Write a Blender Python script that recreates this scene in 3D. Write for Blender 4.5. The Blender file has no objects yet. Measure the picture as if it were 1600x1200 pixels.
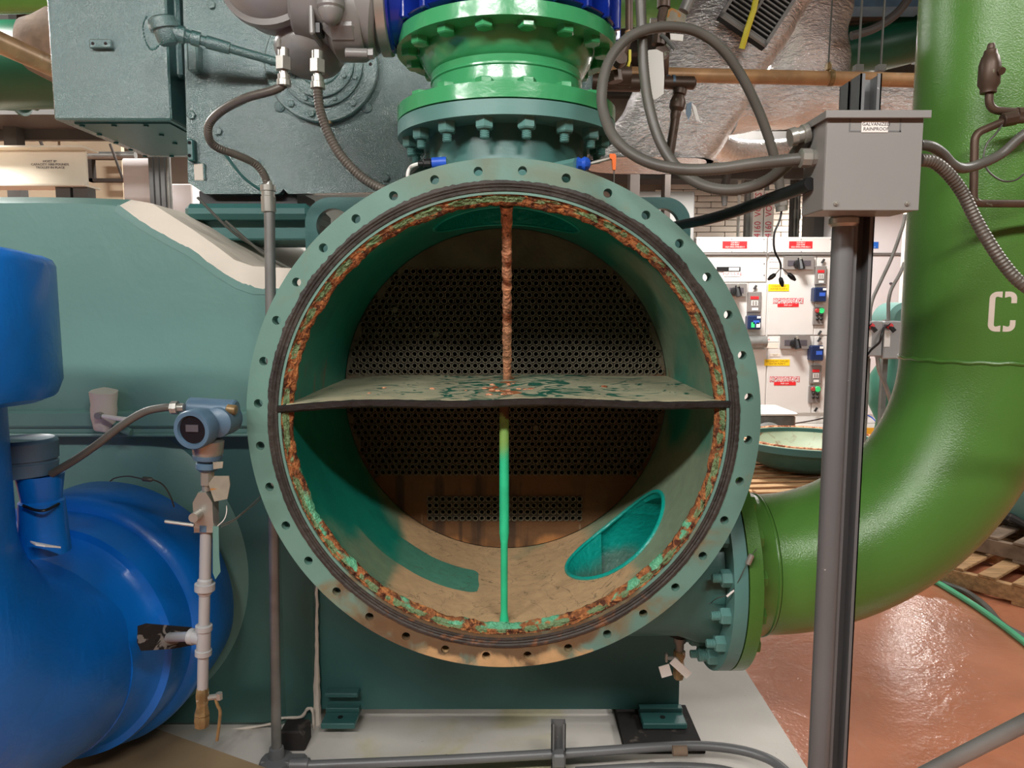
import bpy, math, random
from mathutils import Vector, Matrix, noise
from mathutils.geometry import delaunay_2d_cdt
R = random.Random(7)
PI = math.pi
sc = bpy.context.scene
C = sc.collection
# ------------------------------------------------------------------ camera, world, lights, exposure
FPX = 1150.0; CAMZ = 1.6; PITCH = math.radians(6)
cd = bpy.data.cameras.new('camera'); cd.sensor_width = 36; cd.lens = 36*FPX/1600; cd.clip_end = 60; cd.clip_start = .02
cam = bpy.data.objects.new('camera', cd); C.objects.link(cam)
cam.location = (0, 0, CAMZ); cam.rotation_euler = (PI/2-PITCH, 0, 0); sc.camera = cam
w = bpy.data.worlds.new('world'); sc.world = w; w.use_nodes = True
w.node_tree.nodes['Background'].inputs[0].default_value = (.97, .98, 1, 1)
w.node_tree.nodes['Background'].inputs[1].default_value = .40
sc.view_settings.view_transform = 'Standard'; sc.view_settings.look = 'None'
sc.view_settings.gamma = 1; sc.view_settings.use_curve_mapping = False
sc.view_settings.exposure = 0.42
LIGHTS = [  # x, y, z, width(x), depth(y), watts, tilt towards +y (degrees)
    (-3.2, -1.4, 3.7, 1.5, .26, 62, 50), (-1.1, -1.4, 3.7, 1.5, .26, 58, 50), (1.2, -1.3, 3.7, 1.5, .26, 48, 45),
    (4.0, 2.6, 3.9, 1.3, .4, 70, 0), (2.15, 7.3, 4.05, 1.0, .5, 190, 0), (5.0, 10.0, 3.05, 1.2, .5, 120, 0),  # middle lamp is unseen, added to brighten the switchgear
    (-4.2, 4.2, 4.0, 1.3, .5, 140, 0), (-2.0, 7.4, 4.0, 1.3, .5, 130, 0)]  # first lamp is unseen, added to brighten the cream beam

def at(px, py, Y):
    x = (px-800)/FPX; u = (600-py)/FPX
    d = Vector((x, math.cos(PITCH)+u*math.sin(PITCH), -math.sin(PITCH)+u*math.cos(PITCH)))
    return Vector((0, 0, CAMZ))+d*(Y/d.y)
def atz(px, py, z):
    x = (px-800)/FPX; u = (600-py)/FPX
    d = Vector((x, math.cos(PITCH)+u*math.sin(PITCH), -math.sin(PITCH)+u*math.cos(PITCH)))
    return Vector((0, 0, CAMZ))+d*((z-CAMZ)/d.z)
V = Vector
# ------------------------------------------------------------------ materials
def s2l(c):
    return tuple(((v/255)/12.92 if v/255 <= .04045 else ((v/255+.055)/1.055)**2.4) for v in c)+(1,)
def mat(name, col, rough=.5, metal=0, var=.12, vs=2.5, bump=0, bs=150, bump2=0, bs2=12, layers=(), coat=0, emit=0, stretch=None, coord='pos', spec=.5, cior=1.5):
    m = bpy.data.materials.new(name); m.use_nodes = True
    nt = m.node_tree; N = nt.nodes; L = nt.links; p = N['Principled BSDF']
    p.inputs['Roughness'].default_value = rough; p.inputs['Metallic'].default_value = metal
    p.inputs['Coat Weight'].default_value = coat; p.inputs['Coat Roughness'].default_value = .12
    p.inputs['Specular IOR Level'].default_value = spec; p.inputs['Coat IOR'].default_value = cior
    base = s2l(col)
    if emit:
        p.inputs['Emission Color'].default_value = base; p.inputs['Emission Strength'].default_value = emit
    g = N.new('ShaderNodeNewGeometry'); pos = g.outputs['Position']
    if coord == 'obj':
        tc = N.new('ShaderNodeTexCoord'); pos = tc.outputs['Object']
    if stretch:
        mp = N.new('ShaderNodeMapping'); mp.inputs['Scale'].default_value = stretch; L.new(pos, mp.inputs[0]); npos = mp.outputs[0]
    else: npos = pos
    sep = N.new('ShaderNodeSeparateXYZ'); L.new(pos, sep.inputs[0])
    radial = None
    def axis(a):
        nonlocal radial
        if a != 'R': return sep.outputs['XYZ'.index(a)]
        if radial is None:
            dx = math_('SUBTRACT', sep.outputs[0], RCX); dz = math_('SUBTRACT', sep.outputs[2], RCZ)
            radial = math_('SQRT', math_('ADD', math_('MULTIPLY', dx, dx), math_('MULTIPLY', dz, dz)), 0)
        return radial
    def nz(scale, detail=4, dist=0, src=None):
        n = N.new('ShaderNodeTexNoise'); n.inputs['Scale'].default_value = scale; n.inputs['Detail'].default_value = detail
        n.inputs['Distortion'].default_value = dist; L.new(src or npos, n.inputs['Vector']); return n.outputs['Fac']
    def mr(src, a, b, c=0., d=1., smooth=True):
        n = N.new('ShaderNodeMapRange'); n.interpolation_type = 'SMOOTHSTEP' if smooth else 'LINEAR'
        L.new(src, n.inputs[0]); n.inputs[1].default_value = a; n.inputs[2].default_value = b; n.inputs[3].default_value = c; n.inputs[4].default_value = d
        return n.outputs[0]
    def math_(op, a, b):
        n = N.new('ShaderNodeMath'); n.operation = op
        for i, q in enumerate((a, b)):
            if isinstance(q, (int, float)): n.inputs[i].default_value = q
            else: L.new(q, n.inputs[i])
        return n.outputs[0]
    def mix(f, a, b):
        n = N.new('ShaderNodeMix'); n.data_type = 'RGBA'
        if isinstance(f, float): n.inputs[0].default_value = f
        else: L.new(f, n.inputs[0])
        for i, q in ((6, a), (7, b)):
            if isinstance(q, tuple): n.inputs[i].default_value = q
            else: L.new(q, n.inputs[i])
        return n.outputs[2]
    dk = tuple(v*(1-var*1.6) for v in base[:3])+(1,); lt = tuple(min(1, v*(1+var)) for v in base[:3])+(1,)
    cur = mix(mr(nz(vs, 5, .3), .3, .7), dk, lt); rcur = None
    hmask = None
    for ly in layers:
        src = nz(ly.get('scale', 5), ly.get('detail', 8), ly.get('dist', .6))
        if 'st' in ly:
            mp = N.new('ShaderNodeMapping'); mp.inputs['Scale'].default_value = ly['st']; L.new(pos, mp.inputs[0])
            src = nz(ly.get('scale', 5), ly.get('detail', 8), ly.get('dist', .6), mp.outputs[0])
        for (ax, a, b, wt) in ly.get('grad', ()):
            src = math_('ADD', src, mr(axis(ax), a, b, 0, wt))
        mk = mr(src, ly['lo'], ly['hi'])
        if 'band' in ly: mk = math_('MULTIPLY', mr(src, ly['lo']-ly['band'], ly['lo']), mr(src, ly['lo'], ly['lo']+ly['band'], 1, 0))
        for (ax, a, b) in ly.get('lim', ()): mk = math_('MULTIPLY', mk, mr(axis(ax), a, b))
        if 'amt' in ly: mk = math_('MULTIPLY', mk, ly['amt'])
        c2 = s2l(ly['col'])
        c2b = tuple(v*.6 for v in c2[:3])+(1,)
        c2m = mix(nz(ly.get('cs', 30), 4), c2b, c2)
        cur = mix(mk, cur, c2m)
        if 'rough' in ly:
            rcur = math_('ADD', math_('MULTIPLY', mk, ly['rough']-rough), rough if rcur is None else rcur)
    L.new(cur, p.inputs['Base Color'])
    if rcur is not None: L.new(rcur, p.inputs['Roughness'])
    if bump or bump2:
        h = None
        if bump: h = math_('MULTIPLY', nz(bs, 3), bump)
        if bump2:
            h2 = math_('MULTIPLY', nz(bs2, 5, .8), bump2); h = h2 if h is None else math_('ADD', h, h2)
        b = N.new('ShaderNodeBump'); b.inputs['Strength'].default_value = 1; b.inputs['Distance'].default_value = .01
        L.new(h, b.inputs['Height']); L.new(b.outputs[0], p.inputs['Normal'])
        if coat: L.new(b.outputs[0], p.inputs['Coat Normal'])
    return m
_rc = at(787, 659, 1.78); RCX, RCZ = _rc.x, _rc.z
M = {}
M['comp'] = mat('teal_machine_paint', (58, 102, 100), .24, var=.05, bump=.28, bs=280, bump2=.03, bs2=40, coat=1, spec=.8, cior=1.9)
M['compd'] = mat('teal_machine_paint_plain', (54, 100, 97), .35, var=.08, bump=.04, bs=120)
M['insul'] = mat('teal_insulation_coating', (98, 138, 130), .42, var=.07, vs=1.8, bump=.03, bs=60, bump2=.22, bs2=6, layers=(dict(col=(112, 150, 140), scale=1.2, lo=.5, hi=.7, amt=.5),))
M['insul_shade'] = mat('teal_insulation_shaded', (66, 106, 100), .4, var=.1, vs=1.8, bump=.02, bs=60, bump2=.08, bs2=6)  # same teal coating made darker: shade on the lower cladding put into colour
M['white_ins'] = mat('bare_white_insulation', (226, 214, 200), .7, var=.08, bump=.08, bs=60, bump2=.1, bs2=14)
M['flange'] = mat('flange_paint', (104, 142, 130), .45, var=.06, vs=6, bump=.03, bs=140, layers=(
    dict(col=(140, 116, 78), scale=9, lo=.60, hi=.82, grad=(('Z', 1.2, .80, .24),), amt=.8, rough=.6),
    dict(col=(112, 80, 50), scale=7, dist=1.4, lo=.86, hi=1.06, grad=(('Z', 1.02, .74, .46), ('R', .62, .575, .2)), rough=.65, amt=.9),
    dict(col=(212, 172, 122), scale=13, lo=.92, hi=1.06, grad=(('Z', .80, .70, .5),), rough=.75),
    dict(col=(122, 116, 80), scale=5, lo=.62, hi=.85, grad=(('Z', 1.76, 1.95, .24),), amt=.5)))
M['flangeb'] = mat('teal_flange_paint_clean', (92, 138, 132), .4, var=.07, bump=.02)
M['barrel_out'] = mat('barrel_outside_paint', (66, 112, 106), .4, var=.1, bump=.03)
M['inner'] = mat('water_box_lining', (16, 128, 108), .36, var=.14, vs=4, bump=.06, bs=90, bump2=.16, bs2=9, layers=(
    dict(col=(44, 160, 132), scale=3, lo=.75, hi=.95, grad=(('Y', 2.1, 1.84, .3),), amt=.7),
    dict(col=(150, 164, 136), scale=2.2, detail=4, lo=.82, hi=1.0, grad=(('Z', 1.3, 1.05, .22), ('X', .05, .35, .34)), amt=.85, rough=.6),
    dict(col=(140, 152, 120), scale=3.0, lo=.62, hi=.85, grad=(('Z', 1.12, .92, .25),), amt=.8, rough=.6),
    dict(col=(208, 172, 128), scale=2.4, detail=5, lo=.90, hi=1.08, dist=.8, grad=(('Z', 1.0, .84, .62),), rough=.85),
    dict(col=(20, 140, 118), scale=2.6, detail=3, lo=1.50, hi=1.53, grad=(('Y', 1.99, 2.03, .4), ('Y', 2.22, 2.16, .4), ('X', -.07, -.12, .4), ('Z', 1.3, .8, -.02)), amt=.9, rough=.35),
    dict(col=(150, 92, 50), scale=16, lo=.88, hi=1.02, st=(1, 1, .12), grad=(('Z', 1.56, 1.4, .34), ('Z', 1.36, 1.34, -.5)), amt=.6),
    dict(col=(84, 78, 58), scale=3.6, lo=.5, hi=.51, band=.007, dist=2.6, detail=9, lim=(('Z', .93, .86),), amt=.75), dict(col=(84, 78, 58), scale=9, lo=.5, hi=.51, band=.009, dist=3, detail=9, lim=(('Z', .88, .82),), amt=.4)))
M['bore'] = mat('nozzle_bore_lining', (14, 160, 146), .3, var=.1, vs=5, bump=.35, bs=70, bump2=.2, bs2=22, layers=(dict(col=(92, 118, 102), scale=4, lo=.8, hi=1.1, grad=(('Z', .95, .74, .6),), amt=.8, rough=.6),))
M['rust'] = mat('rust_scale', (150, 92, 52), .85, var=.3, vs=30, bump=.9, bs=110, bump2=.8, bs2=40, layers=(
    dict(col=(88, 46, 24), scale=44, lo=.50, hi=.60),
    dict(col=(196, 128, 72), scale=60, lo=.52, hi=.62),
    dict(col=(120, 146, 100), scale=14, lo=.88, hi=.94, dist=1.4, grad=(('R', .526, .531, .22), ('R', .545, .539, .22)), rough=.55),
    dict(col=(104, 190, 146), scale=9, lo=.98, hi=1.04, dist=1, grad=(('R', .541, .532, .24), ('Z', 1.35, 1.0, .26)), rough=.5)))
M['rustrod'] = mat('rusty_rod', (222, 156, 118), .9, var=.3, vs=40, bump=.8, bs=120, bump2=.4, bs2=50, layers=(
    dict(col=(140, 70, 32), scale=18, lo=.48, hi=.62), dict(col=(92, 60, 46), scale=50, lo=.6, hi=.7)))
M['greenrod'] = mat('green_rod', (44, 196, 140), .4, var=.12, vs=10, bump=.03, layers=(
    dict(col=(134, 176, 88), scale=5, lo=.72, hi=1.0, grad=(('Z', 1.1, 1.27, .5),)),
    dict(col=(92, 66, 40), scale=12, lo=.95, hi=1.05, grad=(('Z', 1.25, 1.31, .6),), rough=.8)))
M['gasket'] = mat('black_gasket', (58, 52, 47), .65, var=.25, vs=10, bump=.5, bs=60, stretch=(1, 1, 1), layers=(
    dict(col=(130, 84, 50), scale=26, lo=.82, hi=.98, grad=(('Z', 1.1, .8, .3),)),))
M['sheet'] = mat('tube_sheet_scale', (98, 92, 74), .75, var=.2, vs=5, bump=.25, bs=60, bump2=.2, bs2=18, layers=(
    dict(col=(112, 76, 42), scale=6, lo=.7, hi=.95, st=(1, 1, .25), grad=(('Z', 1.25, 1.0, .6),)),
    dict(col=(180, 122, 68), scale=7, lo=1.0, hi=1.25, st=(1, 1, .3), grad=(('Z', .90, .8, .6),)),
    dict(col=(52, 36, 22), scale=16, lo=.84, hi=.98, st=(1, 1, .06), grad=(('Z', 1.15, 1.0, .34),), amt=.8), dict(col=(190, 176, 148), scale=26, lo=.66, hi=.72, st=(1, 1, .06), amt=.8),
    dict(col=(134, 78, 40), scale=4, lo=.85, hi=1.0, grad=(('X', -.42, -.54, .35), ('X', .38, .5, .35)), amt=.8)))
M['tube'] = mat('tube_end', (126, 118, 98), .55, metal=.1, var=.1, vs=20, bump=.05)
M['bundle'] = mat('tube_ligament_scale', (68, 63, 52), .85, var=.1, vs=12, bump=.1)
M['strip'] = mat('black_rubber_strip', (34, 32, 30), .6, var=.2, vs=10, bump=.4, bs=60)
M['foam'] = mat('torn_black_foam', (16, 15, 15), .7, var=.2, bump=.6, bs=40, layers=(dict(col=(150, 146, 140), scale=26, lo=.60, hi=.64, dist=1.5, amt=.7),))
M['dark'] = mat('dark_void', (6, 6, 6), .9, var=0)
M['shelf'] = mat('partition_plate_silt', (168, 166, 138), .6, var=.12, vs=6, bump=.12, bs=70, bump2=.3, bs2=10, layers=(
    dict(col=(38, 112, 92), scale=8, lo=.60, hi=.66, dist=3.5, grad=(('X', -.35, -.05, .12), ('X', .1, .4, -.1)), rough=.4),
    dict(col=(60, 196, 158), scale=13, lo=.78, hi=.82, dist=1, grad=(('X', -.25, 0, .14), ('X', 0, .2, -.14)), rough=.4),
    dict(col=(176, 104, 58), scale=14, lo=.72, hi=.78, dist=1, grad=(('X', -.16, -.03, .2), ('X', -.02, .1, -.2)), rough=.85),
    dict(col=(206, 196, 160), scale=9, lo=.6, hi=.9, grad=(('Y', 1.95, 1.77, .28),), amt=.8)))
M['bgreen'] = mat('bright_green_paint', (66, 160, 104), .24, var=.04, bump=.03, bs=50, bump2=.12, bs2=20, coat=.3)
M['pipe'] = mat('green_pipe_paint', (84, 132, 58), .27, var=.05, vs=1.5, bump=.09, bs=260, bump2=.02, bs2=5, coat=.1)
M['blue'] = mat('blue_insulation_coating', (4, 116, 214), .36, var=.08, vs=2, bump=.04, bs=70, bump2=.40, bs2=9, coat=.08)
M['valveblue'] = mat('dark_blue_enamel', (18, 44, 140), .18, var=.05, coat=.4, bump2=.05)
M['act'] = mat('actuator_grey', (132, 130, 127), .32, var=.03, bump=.02, bs=300)
M['post'] = mat('grey_strut_paint', (112, 113, 114), .42, metal=.15, var=.07, bump=.01, layers=(dict(col=(210, 208, 204), scale=60, lo=.73, hi=.75),))
M['box'] = mat('grey_enclosure_paint', (138, 137, 134), .45, var=.03, bump=.01)
M['flex'] = mat('flexible_conduit_grey', (92, 90, 84), .42, var=.14, vs=6)
M['flexbr'] = mat('flexible_conduit_brown', (98, 92, 84), .4, metal=.2, var=.12, vs=9)
M['rigid'] = mat('galvanised_conduit', (136, 135, 131), .42, metal=.4, var=.15, vs=8)
M['steel'] = mat('steel_fitting', (178, 176, 168), .3, metal=.6, var=.12)
M['silverpaint'] = mat('silver_paint', (172, 172, 172), .4, metal=.15, var=.05)
M['brass'] = mat('old_brass', (140, 116, 78), .4, metal=.3, var=.25, vs=30, layers=(dict(col=(206, 200, 180), scale=40, lo=.62, hi=.68),))
M['bluegrey'] = mat('blue_grey_housing', (84, 112, 134), .4, var=.08, vs=12)
M['tan'] = mat('tan_board', (160, 136, 104), .6, var=.1, vs=2, bump=.02)
M['cardb'] = mat('tan_tag', (146, 138, 122), .8, var=.12, vs=20, layers=(dict(col=(190, 130, 62), scale=22, lo=.55, hi=.6),))
M['pad'] = mat('white_concrete', (206, 200, 192), .6, var=.05, bump=.05, bs=90, layers=(
    dict(col=(206, 198, 130), scale=3.0, lo=.58, hi=.76, grad=(('X', -.3, 0, .22), ('X', .12, .3, -.3)), amt=.6),
    dict(col=(120, 100, 80), scale=26, lo=.70, hi=.76, amt=.8),
    dict(col=(110, 92, 78), scale=4, lo=.72, hi=.95, grad=(('X', -.5, -1.0, .2),), amt=.6)))
M['floor'] = mat('red_epoxy_floor', (184, 118, 88), .22, var=.08, vs=3, bump=.16, bs=60, bump2=.4, bs2=9, coat=.3, layers=(
    dict(col=(206, 152, 124), scale=4, lo=.58, hi=.8, dist=2, amt=.5), dict(col=(230, 196, 170), scale=38, lo=.74, hi=.76)))
M['brick'] = mat('cream_painted_brick', (226, 214, 200), .6, var=.04, vs=4, bump=.05)
M['wallw'] = mat('cream_wall', (196, 178, 152), .7, var=.06, vs=.6, bump=.03)
M['mortar'] = mat('mortar', (132, 120, 108), .8, var=.1)
M['cab'] = mat('light_grey_cabinet', (218, 213, 208), .45, var=.02)
M['cabw'] = mat('white_cabinet', (238, 232, 232), .45, var=.02)
M['cabgrey'] = mat('grey_meter_face', (128, 122, 118), .5, var=.05)
M['black'] = mat('black_plastic', (24, 24, 26), .4, var=.1)
M['navy'] = mat('navy_plastic', (26, 42, 78), .35, var=.1)
M['lcd'] = mat('blue_display', (60, 100, 200), .3, var=.05)
M['ledg'] = mat('green_indicator', (60, 220, 130), .4, var=0)
M['ledr'] = mat('red_indicator', (170, 60, 60), .4, var=0)
M['white'] = mat('white_plastic', (240, 236, 230), .5, var=.03)
M['red'] = mat('red_label', (226, 40, 46), .5, var=.02)
M['redt'] = mat('red_lettering', (214, 60, 78), .5, var=.02)
M['yellow'] = mat('yellow_label', (250, 206, 30), .5, var=.03)
M['bluel'] = mat('blue_label', (40, 110, 210), .5, var=.02)
M['ink'] = mat('dark_ink', (80, 74, 80), .6, var=.02)
M['inky'] = mat('brown_ink', (130, 100, 20), .6, var=.02)
M['ycurb'] = mat('yellow_curb', (240, 180, 50), .5, var=.08)
M['dkceil'] = mat('dark_deck', (62, 54, 48), .8, var=.15)
M['ceilgrey'] = mat('grey_duct', (82, 79, 76), .6, var=.12)
M['foil'] = mat('foil_facing', (232, 230, 228), .26, metal=.82, var=.06, vs=3, bump=.55, bs=90, bump2=1.6, bs2=18, stretch=(1, 1, 2.2))
M['copper'] = mat('tan_lagged_pipe', (186, 144, 102), .42, metal=.15, var=.16, vs=8, layers=(dict(col=(214, 188, 150), scale=30, lo=.62, hi=.7, amt=.6),))
M['brownp'] = mat('brown_pipe', (86, 68, 56), .45, metal=.3, var=.2, vs=12, layers=(dict(col=(140, 148, 124), scale=30, lo=.68, hi=.72, amt=.7),))
M['dgreen'] = mat('dark_green_pipe', (14, 74, 50), .35, var=.08)
M['beam'] = mat('cream_beam', (228, 218, 200), .5, var=.04, bump=.03)
M['wood'] = mat('pallet_wood', (178, 140, 98), .75, var=.2, vs=5, stretch=(1, 9, 9), bump=.08, bs=30)
M['woodg'] = mat('weathered_wood', (130, 110, 92), .85, var=.25, vs=8, bump=.15, bs=40)
M['cover_in'] = mat('cover_lining_stained', (150, 160, 132), .55, var=.08, bump=.05, layers=(dict(col=(132, 90, 62), scale=6, lo=.5, hi=.7, dist=1.5),))
M['hose'] = mat('green_hose', (84, 178, 132), .4, var=.06)
M['rubber'] = mat('dirty_rubber', (36, 32, 30), .8, var=.3, layers=(dict(col=(120, 108, 98), scale=14, lo=.60, hi=.7, amt=.6),))
M['pumpg'] = mat('pump_teal', (52, 106, 88), .4, var=.08)
M['orange'] = mat('orange_grip', (240, 112, 30), .4, var=.05)
M['bluegrip'] = mat('blue_grip', (40, 90, 200), .4, var=.1)
M['ytape'] = mat('yellow_strap', (228, 216, 60), .5, var=.08)
M['wire'] = mat('thin_wire', (90, 90, 84), .5, metal=.4, var=.1)
M['glass'] = mat('display_glass', (22, 26, 34), .15, var=.1)
M['lamp'] = mat('lamp_diffuser', (255, 250, 240), .5, var=0, emit=6)
M['fixture'] = mat('lamp_housing', (220, 220, 216), .5, var=.02)
# ------------------------------------------------------------------ mesh building
class MB:
    def __init__(s): s.v = []; s.f = []; s.mi = []
    def add(s, vs, fs, mi=0):
        o = len(s.v); s.v += [V(q) for q in vs]; s.f += [tuple(i+o for i in f) for f in fs]; s.mi += [mi]*len(fs); return s
    def box(s, x0, x1, y0, y1, z0, z1, mx=None, bev=0, mi=0):
        x0, x1 = min(x0, x1), max(x0, x1); y0, y1 = min(y0, y1), max(y0, y1); z0, z1 = min(z0, z1), max(z0, z1)
        b = min(bev, (x1-x0)/2.2, (y1-y0)/2.2, (z1-z0)/2.2)
        if b <= 0:
            vs = [V((x, y, z)) for x in (x0, x1) for y in (y0, y1) for z in (z0, z1)]
            fs = [(0, 1, 3, 2), (4, 6, 7, 5), (0, 4, 5, 1), (2, 3, 7, 6), (0, 2, 6, 4), (1, 5, 7, 3)]
        else:
            vs = []; idx = {}
            for i, x in enumerate((x0, x1)):
                for j, y in enumerate((y0, y1)):
                    for k, z in enumerate((z0, z1)):
                        sx, sy, sz = (1-2*i)*b, (1-2*j)*b, (1-2*k)*b
                        for a, q in enumerate(((x, y+sy, z+sz), (x+sx, y, z+sz), (x+sx, y+sy, z))):
                            idx[i, j, k, a] = len(vs); vs.append(V(q))
            g = lambda i, j, k, a: idx[i, j, k, a]
            fs = []
            for q in (0, 1):
                fs += [(g(q, 0, 0, 0), g(q, 0, 1, 0), g(q, 1, 1, 0), g(q, 1, 0, 0))]
                fs += [(g(0, q, 0, 1), g(0, q, 1, 1), g(1, q, 1, 1), g(1, q, 0, 1))]
                fs += [(g(0, 0, q, 2), g(0, 1, q, 2), g(1, 1, q, 2), g(1, 0, q, 2))]
                for r in (0, 1):
                    fs += [(g(q, r, 0, 0), g(q, r, 1, 0), g(q, r, 1, 1), g(q, r, 0, 1))]
                    fs += [(g(q, 0, r, 0), g(q, 1, r, 0), g(q, 1, r, 2), g(q, 0, r, 2))]
                    fs += [(g(0, q, r, 1), g(1, q, r, 1), g(1, q, r, 2), g(0, q, r, 2))]
            for i in (0, 1):
                for j in (0, 1):
                    for k in (0, 1): fs.append((g(i, j, k, 0), g(i, j, k, 1), g(i, j, k, 2)))
        if mx is not None: vs = [mx @ q for q in vs]
        return s.add(vs, fs, mi)
    def lathe(s, o, ax, prof, n=48, closed=False, ph=0., mi=0, cap=True):
        """prof: list of (distance along axis, radius)"""
        o = V(o); ax = V(ax).normalized(); u = ax.orthogonal().normalized()
        if abs(ax.z) > .9: u = V((1, 0, 0))
        elif abs(ax.y) > .9 or abs(ax.x) > .9: u = V((0, 0, 1))
        u = (u-ax*u.dot(ax)).normalized(); w_ = ax.cross(u)
        vs = []; fs = []
        for (h, r) in prof:
            for k in range(n):
                a = 2*PI*k/n+ph
                vs.append(o+ax*h+(u*math.cos(a)+w_*math.sin(a))*max(r, 1e-5))
        m = len(prof)
        for i in range(m if closed else m-1):
            j = (i+1) % m
            for k in range(n):
                l = (k+1) % n
                fs.append((i*n+k, i*n+l, j*n+l, j*n+k))
        if not closed and cap:
            if prof[0][1] > 2e-5: fs.append(tuple(range(n))[::-1])
            if prof[-1][1] > 2e-5: fs.append(tuple((m-1)*n+k for k in range(n)))
        return s.add(vs, fs, mi)
    def cyl(s, a, b, r, r2=None, n=20, bev=0, ph=0., mi=0):
        a = V(a); b = V(b); L = (b-a).length; r2 = r if r2 is None else r2
        if bev: pr = [(0, r-bev), (bev, r), (L-bev, r2), (L, r2-bev)]
        else: pr = [(0, r), (L, r2)]
        return s.lathe(a, b-a, pr, n, ph=ph, mi=mi)
    def tube(s, pts, r, n=12, cap=True, rib=0, ribd=.0012, rfun=None, mi=0):
        """swept tube; r constant; rib: spacing of rings"""
        pts = [V(p) for p in pts]
        if rib:
            pts = resample(pts, rib/2)
        vs = []; fs = []; t = (pts[1]-pts[0]).normalized(); u = t.orthogonal().normalized()
        for i, p in enumerate(pts):
            a = pts[max(i-1, 0)]; b = pts[min(i+1, len(pts)-1)]; t = (b-a).normalized()
            u = (u-t*u.dot(t)).normalized(); w_ = t.cross(u)
            rr = r if rfun is None else rfun(i/(len(pts)-1), p)
            if rib and i % 2: rr -= ribd
            for k in range(n):
                q = 2*PI*k/n; vs.append(p+(u*math.cos(q)+w_*math.sin(q))*rr)
        for i in range(len(pts)-1):
            for k in range(n):
                l = (k+1) % n; fs.append((i*n+k, i*n+l, (i+1)*n+l, (i+1)*n+k))
        if cap:
            fs.append(tuple(range(n))[::-1]); fs.append(tuple((len(pts)-1)*n+k for k in range(n)))
        return s.add(vs, fs, mi)
    def prism(s, poly, axis, a, b, mi=0):
        """poly: 2D points; axis 'y': poly=(x,z) ; 'x': (y,z); 'z': (x,y)"""
        def q(p, h): return {'y': V((p[0], h, p[1])), 'x': V((h, p[0], p[1])), 'z': V((p[0], p[1], h))}[axis]
        n = len(poly); vs = [q(p, a) for p in poly]+[q(p, b) for p in poly]
        fs = [tuple(range(n)), tuple(range(2*n-1, n-1, -1))]+[(i, (i+1) % n+0, (i+1) % n+n, i+n) for i in range(n)]
        return s.add(vs, fs, mi)
    def plate(s, outer, holes, fmap, t, mi=0, rim=True):
        """perforated plate. outer: 2D loop; holes: (cx,cy,r,n) ; or loops. fmap(x,y,h)->Vector; thickness h 0..t"""
        pts = [V((p[0], p[1])) for p in outer]; n0 = len(pts); faces = [list(range(n0))]; loops = [list(range(n0))]; circ = []
        edges = []
        for h in holes:
            i0 = len(pts); k_ = h[3]
            for k in range(k_):
                a = 2*PI*(k+.5)/k_; pts.append(V((h[0]+h[2]*math.cos(a), h[1]+h[2]*math.sin(a))))
            lp = list(range(i0, i0+k_)); loops.append(lp); circ.append((h[0], h[1], h[2]*1.02))
            edges += [(lp[i], lp[(i+1) % k_]) for i in range(k_)]
        r = delaunay_2d_cdt(pts, edges, faces, 1, 1e-7)
        pv, pf = r[0], r[2]; hv = {}
        big = [c for c in circ if c[2] > .1]; small = [c for c in circ if c[2] <= .1]; cell = max([c[2] for c in small]+[.01])*2.2
        for c in small: hv.setdefault((int(c[0]//cell), int(c[1]//cell)), []).append(c)
        keep = []
        for f in pf:
            cx = sum(pv[i].x for i in f)/len(f); cy = sum(pv[i].y for i in f)/len(f)
            ins = any(all((pv[i].x-c[0])**2+(pv[i].y-c[1])**2 < c[2]**2 for i in f) for c in big)
            gx, gy = int(cx//cell), int(cy//cell)
            for ix in (gx-1, gx, gx+1):
                for iy in (gy-1, gy, gy+1):
                    for c in hv.get((ix, iy), ()):
                        if all((pv[i].x-c[0])**2+(pv[i].y-c[1])**2 < c[2]**2 for i in f): ins = True
            if not ins: keep.append(tuple(f))
        n = len(pv); vs = [fmap(p.x, p.y, 0) for p in pv]+[fmap(p.x, p.y, t) for p in pv]
        fs = [f for f in keep]+[tuple(i+n for i in f[::-1]) for f in keep]
        ec = {}
        for f in keep:
            for i in range(len(f)):
                a, b = f[i], f[(i+1) % len(f)]
                if (b, a) in ec: del ec[(b, a)]
                else: ec[(a, b)] = 1
        fs += [(b, a, a+n, b+n) for (a, b) in ec]
        return s.add(vs, fs, mi)
def resample(pts, d):
    out = [pts[0]]; acc = 0
    L = [0]
    for i in range(1, len(pts)): L.append(L[-1]+(pts[i]-pts[i-1]).length)
    n = max(4, int(L[-1]/d)); j = 0
    for k in range(1, n+1):
        t = L[-1]*k/n
        while j < len(L)-2 and L[j+1] < t: j += 1
        q = (t-L[j])/max(L[j+1]-L[j], 1e-9); out.append(pts[j].lerp(pts[j+1], min(1, q)))
    return out
def spline(P, k=10):
    P = [V(p) for p in P]; P = [P[0]*2-P[1]]+P+[P[-1]*2-P[-2]]; out = []
    for i in range(1, len(P)-2):
        a, b, c, d = P[i-1:i+3]
        for j in range(k):
            t = j/k
            out.append(.5*((2*b)+(c-a)*t+(2*a-5*b+4*c-d)*t*t+(-a+3*b-3*c+d)*t**3))
    out.append(P[-2]); return out
def fillet(P, r, k=6):
    P = [V(p) for p in P]; out = [P[0]]
    for i in range(1, len(P)-1):
        a = (P[i-1]-P[i]); b = (P[i+1]-P[i]); q = min(r, a.length*.48, b.length*.48); A = P[i]+a.normalized()*q; B = P[i]+b.normalized()*q
        for j in range(k+1):
            t = j/k; out.append(A*(1-t)**2+P[i]*2*t*(1-t)+B*t*t)
    out.append(P[-1]); return out
ORI = {}
def org(o): return ORI.get(o.name, V((0, 0, 0))) if o else V((0, 0, 0))
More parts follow.
